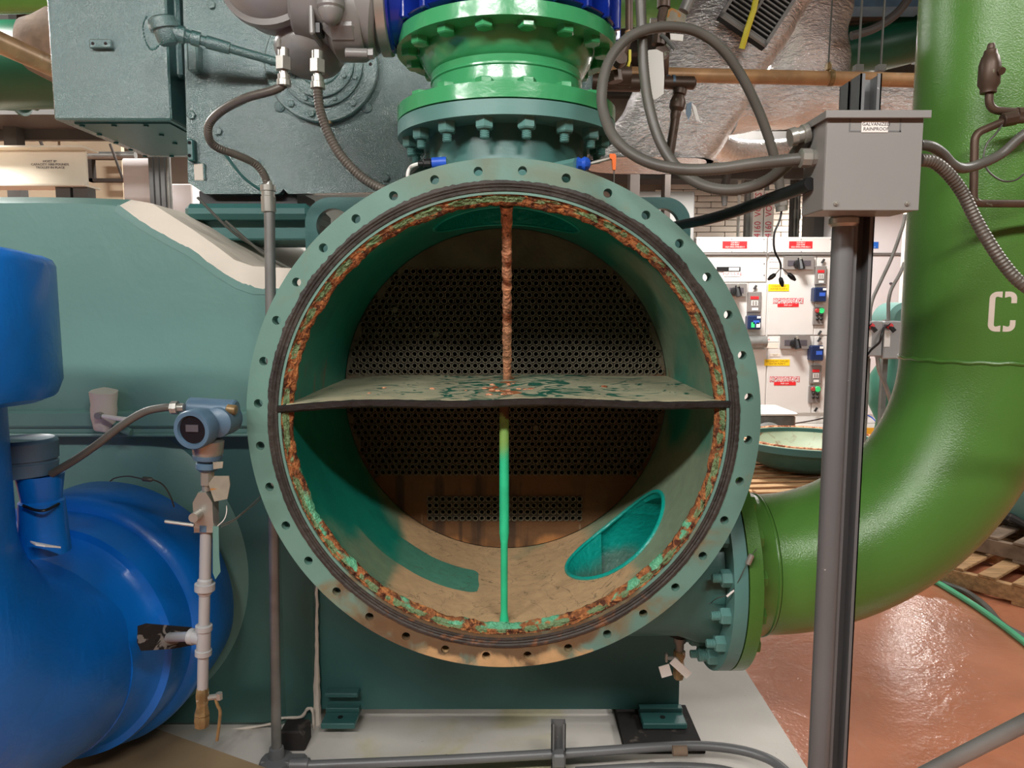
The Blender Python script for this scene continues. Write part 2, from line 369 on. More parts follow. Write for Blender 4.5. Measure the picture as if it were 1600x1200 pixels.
def meshof(name, mb, mats, off, ang=35):
    me = bpy.data.meshes.new(name); me.from_pydata([v-off for v in mb.v], [], mb.f)
    for m_ in (mats if isinstance(mats, (list, tuple)) else [mats]): me.materials.append(M[m_] if isinstance(m_, str) else m_)
    me.polygons.foreach_set('material_index', mb.mi)
    me.update()
    import bmesh
    bm = bmesh.new(); bm.from_mesh(me); bmesh.ops.recalc_face_normals(bm, faces=bm.faces); bm.to_mesh(me); bm.free()
    me.shade_smooth(); me.set_sharp_from_angle(angle=math.radians(ang))
    return me
def part(name, mb, mats, parent=None, label=None, ang=35, kind=None):
    me = meshof(name, mb, mats, org(parent), ang)
    o = bpy.data.objects.new(name, me); C.objects.link(o); o.parent = parent
    ORI[o.name] = org(parent)
    if label: o['label'] = label
    if kind: o['kind'] = kind
    return o
def tag(o, label, cat, group=None):
    o['label'] = label; o['category'] = cat
    if group: o['group'] = group
    return o
def thing(name, loc, label, cat, group=None):
    o = bpy.data.objects.new(name, None); o.location = V(loc); o.empty_display_size = .05; C.objects.link(o); ORI[o.name] = V(loc)
    return tag(o, label, cat, group)
def solo(name, mb, mats, label, cat, group=None, ang=35):
    """a thing that is one mesh, origin at its base"""
    c = V((sum(v.x for v in mb.v)/len(mb.v), sum(v.y for v in mb.v)/len(mb.v), min(v.z for v in mb.v)))
    me = meshof(name, mb, mats, c, ang); o = bpy.data.objects.new(name, me); o.location = c; C.objects.link(o); ORI[o.name] = c
    return tag(o, label, cat, group)
def struct(name, mb, mats, ang=35):
    o = part(name, mb, mats, ang=ang); o['kind'] = 'structure'; return o
def inst(name, me, parent, pos, rot=None, label=None):
    o = bpy.data.objects.new(name, me); C.objects.link(o); o.parent = parent
    m4 = (rot.to_4x4() if rot is not None else Matrix.Identity(4))
    o.matrix_local = Matrix.Translation(V(pos)-org(parent)) @ m4
    ORI[o.name] = V(pos)
    if label: o['label'] = label
    return o
def rotto(d, spin=0.):
    return V((0, 0, 1)).rotation_difference(V(d).normalized()).to_matrix() @ Matrix.Rotation(spin, 3, 'Z')
MESH = {}
def hexbolt(key, r, h, m, shank=0, sr=None, washer=False):
    """hexagon head standing on z=0 pointing +z, chamfered, optional threaded stud above"""
    mb = MB(); z0 = 0
    if washer: mb.cyl((0, 0, 0), (0, 0, h*.15), r*1.15, n=16); z0 = h*.15
    mb.lathe((0, 0, z0), (0, 0, 1), [(0, r), (h*.85, r), (h, r*.86)], 6)
    if shank:
        sr = sr or r*.52; pr = [(h*.9+z0, sr)]; k = max(2, int(shank/.004))
        for i in range(k): pr += [(h+z0+shank*(i+.3)/k, sr), (h+z0+shank*(i+.7)/k, sr*.88)]
        pr.append((h+z0+shank, sr*.8)); mb.lathe((0, 0, 0), (0, 0, 1), pr, 10)
    MESH[key] = meshof(key, mb, m, V((0, 0, 0)), 30); return MESH[key]
def pxbox(x0, y0, x1, y1, Ya, Yb, bev=0, mb=None):
    ym = (y0+y1)/2; a = at(x0, ym, Ya); b = at(x1, ym, Ya); t = at(x0, y0, Ya).z; u = at(x0, y1, Ya).z
    mb = mb or MB(); mb.box(a.x, b.x, Ya, Yb, u, t, bev=bev); return mb
def text(s, size, m, parent, pos, rot=None, name='lettering', ext=.0006, width=1., bold=.0, align='CENTER'):
    cu = bpy.data.curves.new('t', 'FONT'); cu.body = s; cu.size = size; cu.extrude = ext; cu.align_x = align; cu.align_y = 'CENTER'; cu.resolution_u = 2; cu.offset = bold
    o = bpy.data.objects.new('t', cu); C.objects.link(o)
    dg = bpy.context.evaluated_depsgraph_get(); me = bpy.data.meshes.new_from_object(o.evaluated_get(dg))
    bpy.data.objects.remove(o); me.name = name; me.materials.clear(); me.materials.append(M[m])
    for v in me.vertices: v.co.x *= width
    r0 = Matrix.Rotation(PI/2, 3, 'X')
    if rot is not None: r0 = rot @ r0
    return inst(name, me, parent, pos, r0)
def boolop(a, b, op):
    md = a.modifiers.new('b', 'BOOLEAN'); md.operation = op; md.solver = 'EXACT'; md.object = b
    try: md.material_mode = 'TRANSFER'
    except Exception: pass
    dg = bpy.context.evaluated_depsgraph_get(); me = bpy.data.meshes.new_from_object(a.evaluated_get(dg))
    a.modifiers.clear(); a.data = me; bpy.data.objects.remove(b)
# ------------------------------------------------------------------ ceiling lamps (modelled fixtures, area light under each; two added to brighten the background)
for i, (x, y, z, wx, wy, pw, tilt) in enumerate(LIGHTS):
    TM = Matrix.Translation((x, y, z)) @ Matrix.Rotation(math.radians(tilt), 4, 'X') @ Matrix.Translation((-x, -y, -z))
    where = ['left of the camera', 'straight behind the camera', 'right of the camera', 'right of the green riser', 'over the pallets, added to brighten the switchgear', 'by the far right corner', 'over the left machine, added to brighten the cream beam', 'by the back wall'][i]
    t = thing('ceiling_lamp', (x, y, z+.06), 'white troffer lamp under the ceiling, %s' % where, 'lamp')
    mb = MB(); mb.box(x-wx/2-.04, x+wx/2+.04, y-wy/2-.04, y+wy/2+.04, z+.03, z+.10, bev=.01, mx=TM); part('housing', mb, 'fixture', t)
    mb = MB(); mb.box(x-wx/2, x+wx/2, y-wy/2, y+wy/2, z+.012, z+.03, mx=TM); part('diffuser', mb, 'lamp', t)
    for hx in (-wx/3, wx/3):
        mb = MB(); mb.cyl((x+hx, y, z+.07), (x+hx, y, 4.6), .006, n=6); part('hanger_rod', mb, 'rigid', t)
    ld = bpy.data.lights.new('lamp_light', 'AREA'); ld.shape = 'RECTANGLE'; ld.size = wx; ld.size_y = wy; ld.energy = pw; ld.color = (1, .98, .95)
    lo = bpy.data.objects.new('lamp_light', ld); lo.location = (x, y, z); lo.rotation_euler = (math.radians(tilt), 0, 0); C.objects.link(lo)
# ------------------------------------------------------------------ room shell
mb = MB(); mb.box(-7, 9, -4, 10.7, -.12, 0); struct('floor', mb, 'floor')
mb = MB(); mb.box(-7, 9, -4, 10.7, 4.6, 4.7); struct('ceiling', mb, 'dkceil')
for i in range(18):
    pass
mb = MB(); mb.box(-7.15, -7, -4, 10.7, 0, 4.6); struct('wall_left', mb, 'wallw')
mb = MB(); mb.box(9, 9.15, -4, 10.7, 0, 4.6); struct('wall_right', mb, 'wallw')
mb = MB(); mb.box(-7, 9, -4.15, -4, 0, 4.6); struct('wall_front', mb, 'wallw')
mb = MB(); mb.box(-7, 9, 10.56, 10.7, 0, 4.6); wb = struct('wall_back', mb, 'mortar')
# painted bricks that can be told apart, right part of the back wall
bl = MB(); bl.box(-.192, .192, -.03, .0, -.0375, .0375, bev=.006); brick = meshof('brick', bl, 'brick', V((0, 0, 0)))
row = 0; z = 2.35
while z < 4.0:
    x = 2.2+(.2 if row % 2 else 0)
    while x < 5.0:
        inst('brick', brick, wb, (x, 10.56+R.uniform(-.002, .002), z)); x += .396
    z += .084; row += 1
# roof joists across the deck
for i, y in enumerate((3.4, 5.0, 6.6, 8.2, 9.8)):
    mb = MB(); mb.box(-7, 9, y-.07, y+.07, 4.28, 4.3); mb.box(-7, 9, y-.01, y+.01, 4.3, 4.58); mb.box(-7, 9, y-.07, y+.07, 4.58, 4.6)
    o = struct('trim_%d' % (i+1), mb, 'dkceil')
# concrete housekeeping pad under the machine
PADZ = .15
mb = MB(); mb.prism([(-3.2, 1.72), (.93, 1.72), (.95, 5.2), (-3.2, 5.2)], 'z', 0, PADZ)
pad = solo('concrete_pad', mb, 'pad', 'low white concrete pad under the green chiller', 'pad')

# ------------------------------------------------------------------ WATER BOX (open end of the chiller)
FY = 1.78; BY = 2.42
c0 = at(787, 659, FY); CX, CZ = c0.x, c0.z
WB = thing('water_box', (CX, 2.2, PADZ), 'open round teal chiller end with bolt flange, rusty rim and tube holes inside', 'chiller')
RO = .6285; RI = .533
def pol(x, y, h, Y=FY): return V((CX+x, Y+h, CZ+y))
outer = [(RO*math.cos(2*PI*k/180), RO*math.sin(2*PI*k/180)) for k in range(180)]
holes = []
for k in range(36):
    a = math.radians(10*k+84.3-90+.0); holes.append((.6005*math.sin(a+PI/2), .6005*math.cos(a+PI/2), .0108, 14))
# front flange as a solid annulus with 36 drilled holes
class Fl: pass
mbf = MB()
holes2 = holes+[(0, 0, .545, 144)]
mbf.plate(outer, holes2, lambda x, y, h: pol(x, y, h), .042)
part('front_flange', mbf, 'flange', WB, 'grey-teal flange face, stained brown below')
# black gasket seat, two rough ridges
def ringmesh(prof_fn, n=300, m=8):
    """prof_fn(theta,i)->(r,Y)"""
    mb = MB(); vs = []; fs = []
    for k in range(n):
        a = 2*PI*k/n
        for i in range(m):
            r, y = prof_fn(a, i); vs.append(V((CX+r*math.cos(a), y, CZ+r*math.sin(a))))
    for k in range(n):
        l = (k+1) % n
        for i in range(m-1): fs.append((k*m+i, k*m+i+1, l*m+i+1, l*m+i))
        fs.append((k*m+m-1, k*m, l*m, l*m+m-1))
    mb.add(vs, fs); return mb
def ns(*a): return noise.noise(V(a))
def gk(a, i):
    e = ns(math.cos(a)*9, math.sin(a)*9, 3)*.003+ns(math.cos(a)*60, math.sin(a)*60, 3)*.0028
    up = .0055 if math.sin(a) > .2 else .003
    e = max(-.002, e)*(.6 if math.sin(a) < 0 else 1.3)
    return [(.5765+e+up*.3, FY+.001), (.5755+e+up*.3, FY-.003), (.570, FY-.0045), (.566, FY-.002), (.5625, FY-.0045), (.5595, FY-.0015), (.556, FY-.004), (.5525, FY-.0035), (.5495, FY+.004), (.555, FY+.008)][i]
part('gasket', ringmesh(gk, 420, 10), 'gasket', WB, 'worn black gasket ring')
# corroded lip: flaking rust and leftover paint
def rl(a, i):
    c, s = math.cos(a), math.sin(a)
    wob = ns(c*5, s*5, 7)*.010+ns(c*18, s*18, 1)*.006+ns(c*50, s*50, 2)*.004
    low = max(0, -s)  # thinner at the bottom
    t = i/9
    r = .551-(.026-.008*low+wob)*t
    y = FY+.004+.016*t**2+(ns(c*22+t*3, s*22, t*9)*.010+ns(c*70+t*9, s*70, t*20)*.006)*min(1, 3*t)
    if i == 10: r, y = .535, FY+.05
    if i == 11: r, y = .552, FY+.05
    return r, y
part('rusted_lip', ringmesh(rl, 520, 12), 'rust', WB, 'flaking orange rust with scraps of green paint', ang=50)
# second thin crust ridge deeper inside
def rl2(a, i):
    c, s = math.cos(a), math.sin(a); wob = ns(c*8, s*8, 17)*.006+ns(c*40, s*40, 12)*.004
    q = [(.538, .010), (.531, .013), (.5235-wob, .018), (.521-wob, .026), (.526-wob*.5, .034), (.536, .038)][i]
    return q[0], FY+q[1]
part('rust_ridge', ringmesh(rl2, 420, 6), 'rust', WB, ang=50)

# barrel + nozzle stubs by real boolean cuts
NZ = at(1190, 880, 2.12).z; NY = 2.12; NX = .57
TY = 2.1
def tmp(mb, m):
    me = meshof('tmp', mb, m, V((0, 0, 0))); o = bpy.data.objects.new('tmp', me); C.objects.link(o); return o
mb = MB(); mb.lathe((CX, FY+.035, CZ), (0, 1, 0), [(0, .556), (BY-FY-.035, .556)], 160); A = tmp(mb, 'barrel_out')
mb = MB(); mb.lathe((.30, NY, NZ), (1, 0, 0), [(-.22, .02), (-.17, .13), (-.08, .195), (.0, .205), (.18, .205), (.235, .222), (NX-.30, .226)], 64); B = tmp(mb, 'barrel_out'); boolop(A, B, 'UNION')
TC = CX+.005
mb = MB(); mb.lathe((TC, TY, CZ+.3), (0, 0, 1), [(0, .18), (.22, .255), (.27, .25), (.36, .214), (.45, .212)], 64)
ztop = at(790, 178, TY-.298).z
mb = MB(); mb.lathe((TC, TY, 0), (0, 0, 1), [(CZ+.3, .2), (CZ+.5, .262), (1.88, .25), (1.925, .222), (1.96, .212), (ztop, .212)], 64); B = tmp(mb, 'barrel_out'); boolop(A, B, 'UNION')
mb = MB(); mb.lathe((CX, FY-.05, CZ), (0, 1, 0), [(0, RI), (BY-FY+.2, RI)], 160); B = tmp(mb, 'inner'); boolop(A, B, 'DIFFERENCE')
mb = MB(); mb.lathe((TC, TY+.0, CZ+.2), (0, 0, 1), [(0, .2), (.9, .2)], 64); B = tmp(mb, 'bore'); boolop(A, B, 'DIFFERENCE')
# bore of the lower nozzle: slanted entry through the barrel wall, mitred onto a level bore
th = math.radians(40); d = V((math.sin(th), .0, -math.cos(th))); e0 = V((CX, NY, CZ))
mb = MB(); mb.cyl(e0+d*.30, e0+d*.68, .178, n=64); B = tmp(mb, 'bore'); boolop(A, B, 'DIFFERENCE')
mb = MB(); mb.cyl((.285, NY+.016, NZ+.004), (.9, NY+.016, NZ+.004), .184, n=64); B = tmp(mb, 'bore'); boolop(A, B, 'DIFFERENCE')
me = A.data; me.name = 'barrel'
for v in me.vertices: v.co -= org(WB)
me.shade_smooth(); me.set_sharp_from_angle(angle=math.radians(35)); bpy.data.objects.remove(A)
o = bpy.data.objects.new('barrel', me); C.objects.link(o); o.parent = WB; ORI[o.name] = org(WB)
o['label'] = 'round teal barrel, silt along its floor'
# raised weld lip around the lower nozzle opening
pts = []
for k in range(49):
    a = 2*PI*k/48; u = V((math.cos(th), 0, math.sin(th))); p = e0+(u*math.cos(a)+V((0, 1, 0))*math.sin(a))*.181
    # march along d to the barrel inner wall
    s = .3
    for _ in range(400):
        q = p+d*s
        if math.hypot(q.x-CX, q.z-CZ) >= RI-.002: break
        s += .001
    pts.append(p+d*s)
mb = MB(); mb.tube(pts, .006, 8, cap=False); part('weld_bead', mb, 'bore', WB)
pts = []
for k in range(49):
    a = 2*PI*k/48; x = TC+.203*math.cos(a); y = TY+.203*math.sin(a); pts.append(V((x, y, CZ+math.sqrt(max(.001, (RI-.001)**2-(x-CX)**2)))))
mb = MB(); mb.tube(pts, .004, 8, cap=False); part('weld_bead', mb, 'bore', WB)

# tube sheet with drilled field
PX = .002116; PIT = .0222; RH = PIT*.866
tubes = []
prof = [(0, 166), (1, 176), (2, 186), (4, 197), (6, 207), (8, 217), (10, 228), (12, 238), (13, 243), (19, 243)]
def lim(i, P):
    for (a, b), (c, d_) in zip(P, P[1:]):
        if i <= c: return (b+(d_-b)*(i-a)/(c-a))*PX
    return P[-1][1]*PX
z0 = 1.714
for r in range(18):
    wd = lim(r, prof); off = 0 if r % 2 else .5
    for k in range(-30, 31):
        x = (k+off)*PIT
        if abs(x) <= wd and math.hypot(x, z0-r*RH-CZ) < .517: tubes.append((x, z0-r*RH-CZ, 0, r))
prof2 = [(0, 242), (8, 242), (9, 236), (10, 232), (11, 227), (12, 222), (13, 217), (14, 211)]
z0 = 1.318
for r in range(15):
    wd = lim(r, prof2); off = 0 if r % 2 else .5
    for k in range(-30, 31):
        x = (k+off)*PIT
        if abs(x) <= wd and math.hypot(x, z0-r*RH-CZ) < .517 and abs(x-.03) < 99: tubes.append((x, z0-r*RH-CZ, 1, r))
z0 = .958
for r in range(4):
    for k in range(-12, 12):
        tubes.append(((k+.35)*PIT*.985, z0-r*PIT-CZ, 2, r))
tubes = [(CX*0-.001+a, b, c, r) for a, b, c, r in tubes]
plug = {(40, 3), (300, 5)}
circ = [(.531*math.cos(2*PI*k/96), .531*math.sin(2*PI*k/96)) for k in range(96)]
mb = MB(); mb.plate(circ, [(a, b, .0092, 10) for a, b, c, r in tubes], lambda x, y, h: V((CX+x, BY+h, CZ+y)), .03)
gridt = {}
for a, b, c, r in tubes: gridt.setdefault((int(a//.03), int(b//.03)), []).append((a, b))
for i, f in enumerate(mb.f):
    ce = sum((mb.v[j] for j in f), V((0, 0, 0)))/len(f); a, b = ce.x-CX, ce.z-CZ; gx, gy = int(a//.03), int(b//.03)
    if len(f) == 3 and max((mb.v[f[0]]-mb.v[j]).length for j in f) < .03 and any((a-p)**2+(b-q_)**2 < .0145**2 for ix in (gx-1, gx, gx+1) for iy in (gy-1, gy, gy+1) for p, q_ in gridt.get((ix, iy), ())): mb.mi[i] = 1
TS = part('tube_sheet', mb, ['sheet', 'bundle'], WB, 'brown scaled tube sheet full of small round holes')
# tube ends
tm = MB()
tm.lathe((0, 0, 0), (0, 1, 0), [(.0, .0096), (-.005, .0096), (-.005, .0077), (.20, .0077)], 10, cap=False)
tme = meshof('tube', tm, ['tube'], V((0, 0, 0)))
ordr = sorted(range(len(tubes)), key=lambda i: (0 if tubes[i][2] == 2 else 1 if tubes[i][2] == 0 else 2, -tubes[i][3]))
rest = MB()
for n_, i in enumerate(ordr):
    a, b, c, r = tubes[i]; p = V((CX+a, BY-.001+R.uniform(-.0012, .0012), CZ+b))
    if n_ < 300: inst('tube', tme, TS, p)
    else:
        rest.add([p+V(q) for q in tm.v], tm.f)
part('tubes', rest, 'tube', TS, kind='stuff')
for (a, b) in ((-.229, 1.51-CZ), (-.362, 1.59-CZ), (.10, 1.20-CZ)):
    mb = MB(); mb.cyl((CX+a, BY-.010, CZ+b), (CX+a, BY+.0, CZ+b), .0105, n=14, bev=.002); part('tube_plug', mb, 'sheet', TS)
# dark backing inside the shell behind the tubes
mb = MB(); mb.cyl((CX, BY+.03, CZ), (CX, 4.6, CZ), .55, n=64); part('shell', mb, 'compd', WB)

# partition plate with bow, black gasket edge
def shelfz(x):
    q = (x-CX)/.53; return at(787, 627, FY).z+.006*(1-q*q)+.003*math.sin(q*7)-.006*(q < 0)*abs(q)**3
NXS = 60; mb = MB(); vs = []; fs = []; ny = 12
for lay in (0, 1):
    for j in range(ny+1):
        Y = FY+.001+(BY-FY-.002)*j/ny
        for i in range(NXS+1):
            x = CX-.531+1.062*i/NXS; vs.append(V((x, Y, shelfz(x)+.002*ns(x*7, Y*7, 1)-(.012 if lay else 0))))
S = (ny+1)*(NXS+1); q = lambda l, j, i: l*S+j*(NXS+1)+i
for j in range(ny):
    for i in range(NXS):
        fs.append((q(0, j, i), q(0, j, i+1), q(0, j+1, i+1), q(0, j+1, i))); fs.append((q(1, j, i), q(1, j+1, i), q(1, j+1, i+1), q(1, j, i+1)))
for i in range(NXS):
    fs.append((q(0, 0, i), q(1, 0, i), q(1, 0, i+1), q(0, 0, i+1)))
mb.add(vs, fs); PP = part('partition_plate', mb, 'shelf', WB, 'level partition plate coated with pale silt')
mb = MB(); P = []
vs = []; fs = []; nn = 120
sec = [(-.004, -.016), (-.007, -.003), (-.003, -.0005), (.010, -.0006), (.012, -.018), (.004, -.021)]
for i in range(nn+1):
    x = CX-.552+1.104*i/nn
    for j, (dy, dz) in enumerate(sec): vs.append(V((x, FY+dy+ns(x*40, j, 0)*.0012, shelfz(x)+dz+ns(x*30, j*3., 5)*.0016)))
m = len(sec)
for i in range(nn):
    for j in range(m): fs.append((i*m+j, i*m+(j+1) % m, (i+1)*m+(j+1) % m, (i+1)*m+j))
fs += [tuple(range(m)), tuple(nn*m+j for j in range(m))[::-1]]
mb.add(vs, fs); part('gasket_strip', mb, 'strip', PP, 'black gasket strip along the plate edge')
for i in range(26):   # loose scale crumbs
    x = R.gauss(CX+.0, .05) if i < 18 else R.uniform(-.4, .3); Y = R.uniform(1.85, 2.15); s = R.uniform(.003, .008)
    mb = MB(); mb.lathe((x, Y, shelfz(x)-.001), (R.uniform(-.2, .2), R.uniform(-.2, .2), 1), [(0, s*1.4), (s*.5, s*1.2), (s*.8, s*.3)], 7); part('rust_flake', mb, 'rustrod', PP)
# stay rods
xr = at(792, 400, 1.9).x
top = V((xr, 1.865, CZ+math.sqrt(RI**2-(xr-CX)**2)-.001)); bot = V((xr-.002, 2.27, shelfz(xr)+.001))
mb = MB(); mb.tube([top.lerp(bot, i/90) for i in range(91)], .0125, 16, rfun=lambda t, p: .0118+(.005 if t < .1 else 0)*(1-t*10 if t < .1 else 0)+.003*ns(p.z*40, 1, 0)+.003*ns(p.z*110, 5, 0)*(1 if t > .15 else .2)+.001)
o = part('stay_rod', mb, 'rustrod', WB, 'pitted orange rusty upright rod', ang=60)
me = o.data
for v in me.vertices:
    n_ = noise.noise(v.co*90)*.0018+noise.noise(v.co*35)*.0012; v.co += V((n_, noise.noise(v.co*80+V((5, 5, 5)))*.0015, 0))
xl = at(788, 800, 1.9).x
b2 = V((xl, 1.835, CZ-math.sqrt(RI**2-(xl-CX)**2)-.004)); t2 = V((xl, 1.90, shelfz(xl)-.012))
mb = MB(); mb.tube([b2.lerp(t2, i/20) for i in range(21)], .009, 16, rfun=lambda t, p: (.0092 if t < .36 else .0125 if t > .37 else .011)+(.004 if t < .015 else 0))
part('stay_rod', mb, 'greenrod', WB, 'bright green upright rod below the plate')
# square end sheet with lifting lugs, standing on feet
def rrect():
    x0, x1 = at(478, 400, BY+.03).x, at(1078, 400, BY+.03).x; zt = at(520, 308, BY+.03).z; zb = at(780, 1108, BY+.03).z; r = .085; P = [(x0, zb), (x1, zb)]
    xr_ = at(1065, 1100, BY+.03).x
    P = [(x0, zb), (x1, zb)]
    for k in range(9): a = PI/2*k/8; P.append((x1-r+r*math.cos(a), zt-r+r*math.sin(a)))
    for k in range(9): a = PI/2+PI/2*k/8; P.append((x0+r+r*math.cos(a), zt-r+r*math.sin(a)))
    return P, x0, x1, zt, zb
Pr, ex0, ex1, ezt, ezb = rrect()
lh = at(521, 353, BY+.03)
mb = MB(); mb.plate(Pr, [(lh.x, lh.z, .0565, 40), (2*(ex0+ex1)/2-lh.x, lh.z, .0565, 40)], lambda x, y, h: V((x, BY+.03+h, y)), .035)
part('end_sheet', mb, 'compd', WB, 'square teal end sheet with round lifting holes')
# feet
fl = at(560, 1140, BY-.03)
for (xa, xb) in ((503, 556), (1003, 1072)):
    a = at(xa, 1120, BY-.05).x; b = at(xb, 1120, BY-.05).x
    mb = MB(); mb.box(a, b, BY-.07, BY+.12, PADZ+.03, PADZ+.05, bev=.003); mb.box(a+.0, b, BY+.0, BY+.03, PADZ+.05, ezb+.02, bev=.002)
    ft = part('mounting_foot', mb, 'compd', WB)
    mb = MB(); mb.cyl(((a+b)/2, BY-.03, PADZ+.049), ((a+b)/2, BY-.03, PADZ+.052), .009, n=14); part('bolt_hole', mb, 'dark', ft)
a = at(508, 1075, BY).x; b = at(560, 1075, BY).x; zz = at(500, 1085, BY).z
mb = MB(); mb.box(a+.0, b, BY-.01, BY+.03, zz-.008, zz+.008, bev=.003); part('seam_strip', mb, 'compd', WB)
a = at(968, 1120, BY-.05).x; b = at(1090, 1120, BY-.05).x
VP = thing('vibration_pad', ((a+b)/2, BY, PADZ), 'black two-layer rubber pad with smeared white edge under the right foot', 'pad')
mb = MB(); mb.box(a, b, BY-.16, BY+.12, PADZ, PADZ+.011, bev=.002); part('lower_sheet', mb, 'rubber', VP)
mb = MB(); mb.prism([(a+.004, BY-.15), (b-.008, BY-.15), (b-.012, BY-.02), (b-.04, BY+.12), (a+.004, BY+.12)], 'z', PADZ+.011, PADZ+.028); part('upper_sheet', mb, 'rubber', VP)
mb = MB(); mb.box(a+.006, b-.01, BY-.1515, BY-.149, PADZ+.013, PADZ+.026); part('white_smear', mb, 'white_ins', VP)
a = at(441, 1140, BY-.12).x; b = at(480, 1140, BY-.12).x
mb = MB(); mb.box(a, b, BY-.15, BY-.07, PADZ, PADZ+.07, bev=.006)
solo('rubber_block', mb, 'rubber', 'small black block on the pad left of the water box foot', 'block')

# bolted nozzle flange (right) ------------------------------------------------
hb = hexbolt('nut', .0235, .026, 'flangeb', shank=.022, sr=.0125)
hb0 = hexbolt('bolt_head', .0235, .018, 'pipe'); hbg = hexbolt('bolt_head', .0235, .018, 'bgreen')
NB = 16
def flange_face(name, o, ax, r0, r1, t, m, parent, nb, rb, rh, label=None):
    ax = V(ax); u = V((0, 0, 1)) if abs(ax.x) > .5 else V((1, 0, 0)); w_ = ax.cross(u); o = V(o)
    outer = [(r1*math.cos(2*PI*k/96), r1*math.sin(2*PI*k/96)) for k in range(96)]
    hs = [(0, 0, r0, 64)]
    mb = MB(); mb.plate(outer, hs, lambda x, y, h: o+u*x+w_*y+ax*h, t)
    return part(name, mb, m, parent, label), [o+(u*math.cos(2*PI*(k+.5)/nb)+w_*math.sin(2*PI*(k+.5)/nb))*rb for k in range(nb)]
NFX = .572
nf, bp = flange_face('nozzle_flange', (NFX, NY, NZ), (1, 0, 0), .19, .298, .036, 'flangeb', WB, NB, .262, .0)
for p in bp: inst('nut', hb, nf, p, rotto((-1, 0, 0), R.uniform(0, 1)))
tf, bp = flange_face('top_nozzle_flange', (TC, TY, ztop), (0, 0, 1), .2, .298, .036, 'flangeb', WB, 16, .262, .0)
for p in bp: inst('nut', hb, tf, p, rotto((0, 0, -1), R.uniform(0, .3)))
# drain below nozzle
dp = at(1062, 1000, 2.1)
DV = thing('drain_valve', (dp.x, dp.y, dp.z-.2), 'small brass drain valve with paper tag under the right nozzle', 'valve')
x, y = dp.x, dp.y; zt = NZ-.2
mb = MB(); mb.cyl((x-.006, y, zt+.02), (x-.006, y, zt-.012), .03, n=20); part('boss', mb, 'rubber', DV)
mb = MB(); mb.cyl((x, y, zt-.012), (x, y, zt-.06), .013, n=16); mb.lathe((x, y, zt-.028), (0, 0, 1), [(-.007, .016), (-.007, .018), (.007, .018), (.007, .016)], 18); part('nipple', mb, 'rigid', DV)
mb = MB(); mb.lathe((x, y, zt-.06), (0, 0, -1), [(0, .014), (.004, .018), (.02, .018), (.032, .013), (.05, .016), (.075, .018), (.09, .013)], 8); part('body', mb, 'brass', DV)
mb = MB(); mb.cyl((x-.005, y-.01, zt-.082), (x-.04, y-.012, zt-.078), .006, n=8); mb.box(x-.045, x-.038, y-.02, y+.0, zt-.09, zt-.066, bev=.002); part('handle', mb, 'steel', DV)
mb = MB(); mb.box(-.035, .035, -.001, .001, -.012, .012, mx=Matrix.Translation((x, y-.022, zt-.105)) @ Matrix.Rotation(.75, 4, 'Y')); part('paper_tag', mb, 'white', DV)
mb = MB(); mb.box(-.016, .016, -.001, .001, -.018, .018, mx=Matrix.Translation((x-.045, y-.02, zt-.115)) @ Matrix.Rotation(-.3, 4, 'Y')); part('paper_tag', mb, 'white', DV)
# thermowell + seal wire on nozzle
tw = at(1098, 932, 1.93)
mb = MB(); d3 = V((.45, -.8, -.3)).normalized()
mb.lathe(tw-d3*.03, d3, [(0, .016), (.03, .016), (.03, .011), (.045, .011), (.045, .007), (.06, .006)], 8)
part('thermowell_plug', mb, 'rigid', WB)
mb = MB(); mb.tube(spline([tw+d3*.03, at(1120, 935, 1.86), at(1135, 930, 1.84), at(1148, 918, 1.83), at(1165, 885, 1.822), at(1174, 868, 1.83), at(1182, 858, 1.84)], 6), .0012, 6)
sw = part('seal_wire', mb, 'wire', WB)
mb = MB(); a = at(1136, 932, 1.836); b = at(1147, 922, 1.832); mb.cyl(a, b, .003, n=8); part('wire_sleeve', mb, 'white', sw)
mb = MB(); a = at(1168, 882, 1.824); b = at(1175, 866, 1.826); mb.cyl(a, b, .0075, n=8, bev=.002); part('seal_crimp', mb, 'steel', sw)
# instrument stubs left/right of the top nozzle
s1 = at(675, 255, 1.83)
SS = thing('temperature_sensor', s1, 'small sensor with blue and white grip left of the top nozzle', 'sensor')
dd = V((-1, -.1, -.05)).normalized(); b_ = V((s1.x+.07, 1.93, s1.z-.004))
mb = MB(); mb.cyl(b_, s1+V((.02, 0, 0)), .017, n=8); part('hex_boss', mb, 'flangeb', SS)
mb = MB(); mb.cyl(s1+V((.035, 0, .002)), s1, .0135, n=16); part('grip', mb, 'bluegrip', SS)
mb = MB(); mb.lathe(s1, dd, [(0, .008), (.004, .012), (.02, .012), (.022, .008), (.034, .007)], 10); part('connector', mb, 'black', SS)
mb = MB(); mb.tube(spline([s1+dd*.03, s1+dd*.045+V((0, 0, -.004)), at(641, 262, 1.84), at(637, 274, 1.84), at(640, 300, 1.845)], 6), .0045, 8); part('lead', mb, 'white', SS)
s2 = at(912, 256, 1.84)
SG = thing('sample_valve', s2, 'small valve with crumpled blue grip and orange lever right of the top nozzle', 'valve')
mb = MB(); mb.cyl(V((s2.x-.09, 1.93, s2.z)), s2-V((.015, 0, 0)), .016, n=8); part('hex_boss', mb, 'flangeb', SG)
mb = MB(); mb.lathe(s2-V((.018, 0, 0)), (1, 0, 0), [(0, .01), (.003, .017), (.012, .013), (.02, .018), (.03, .014), (.034, .008)], 9); part('grip', mb, 'bluegrip', SG)
mb = MB(); e = at(958, 246, 1.83); mb.cyl(s2+V((.014, 0, 0)), e, .0042, n=10); part('stem', mb, 'steel', SG)
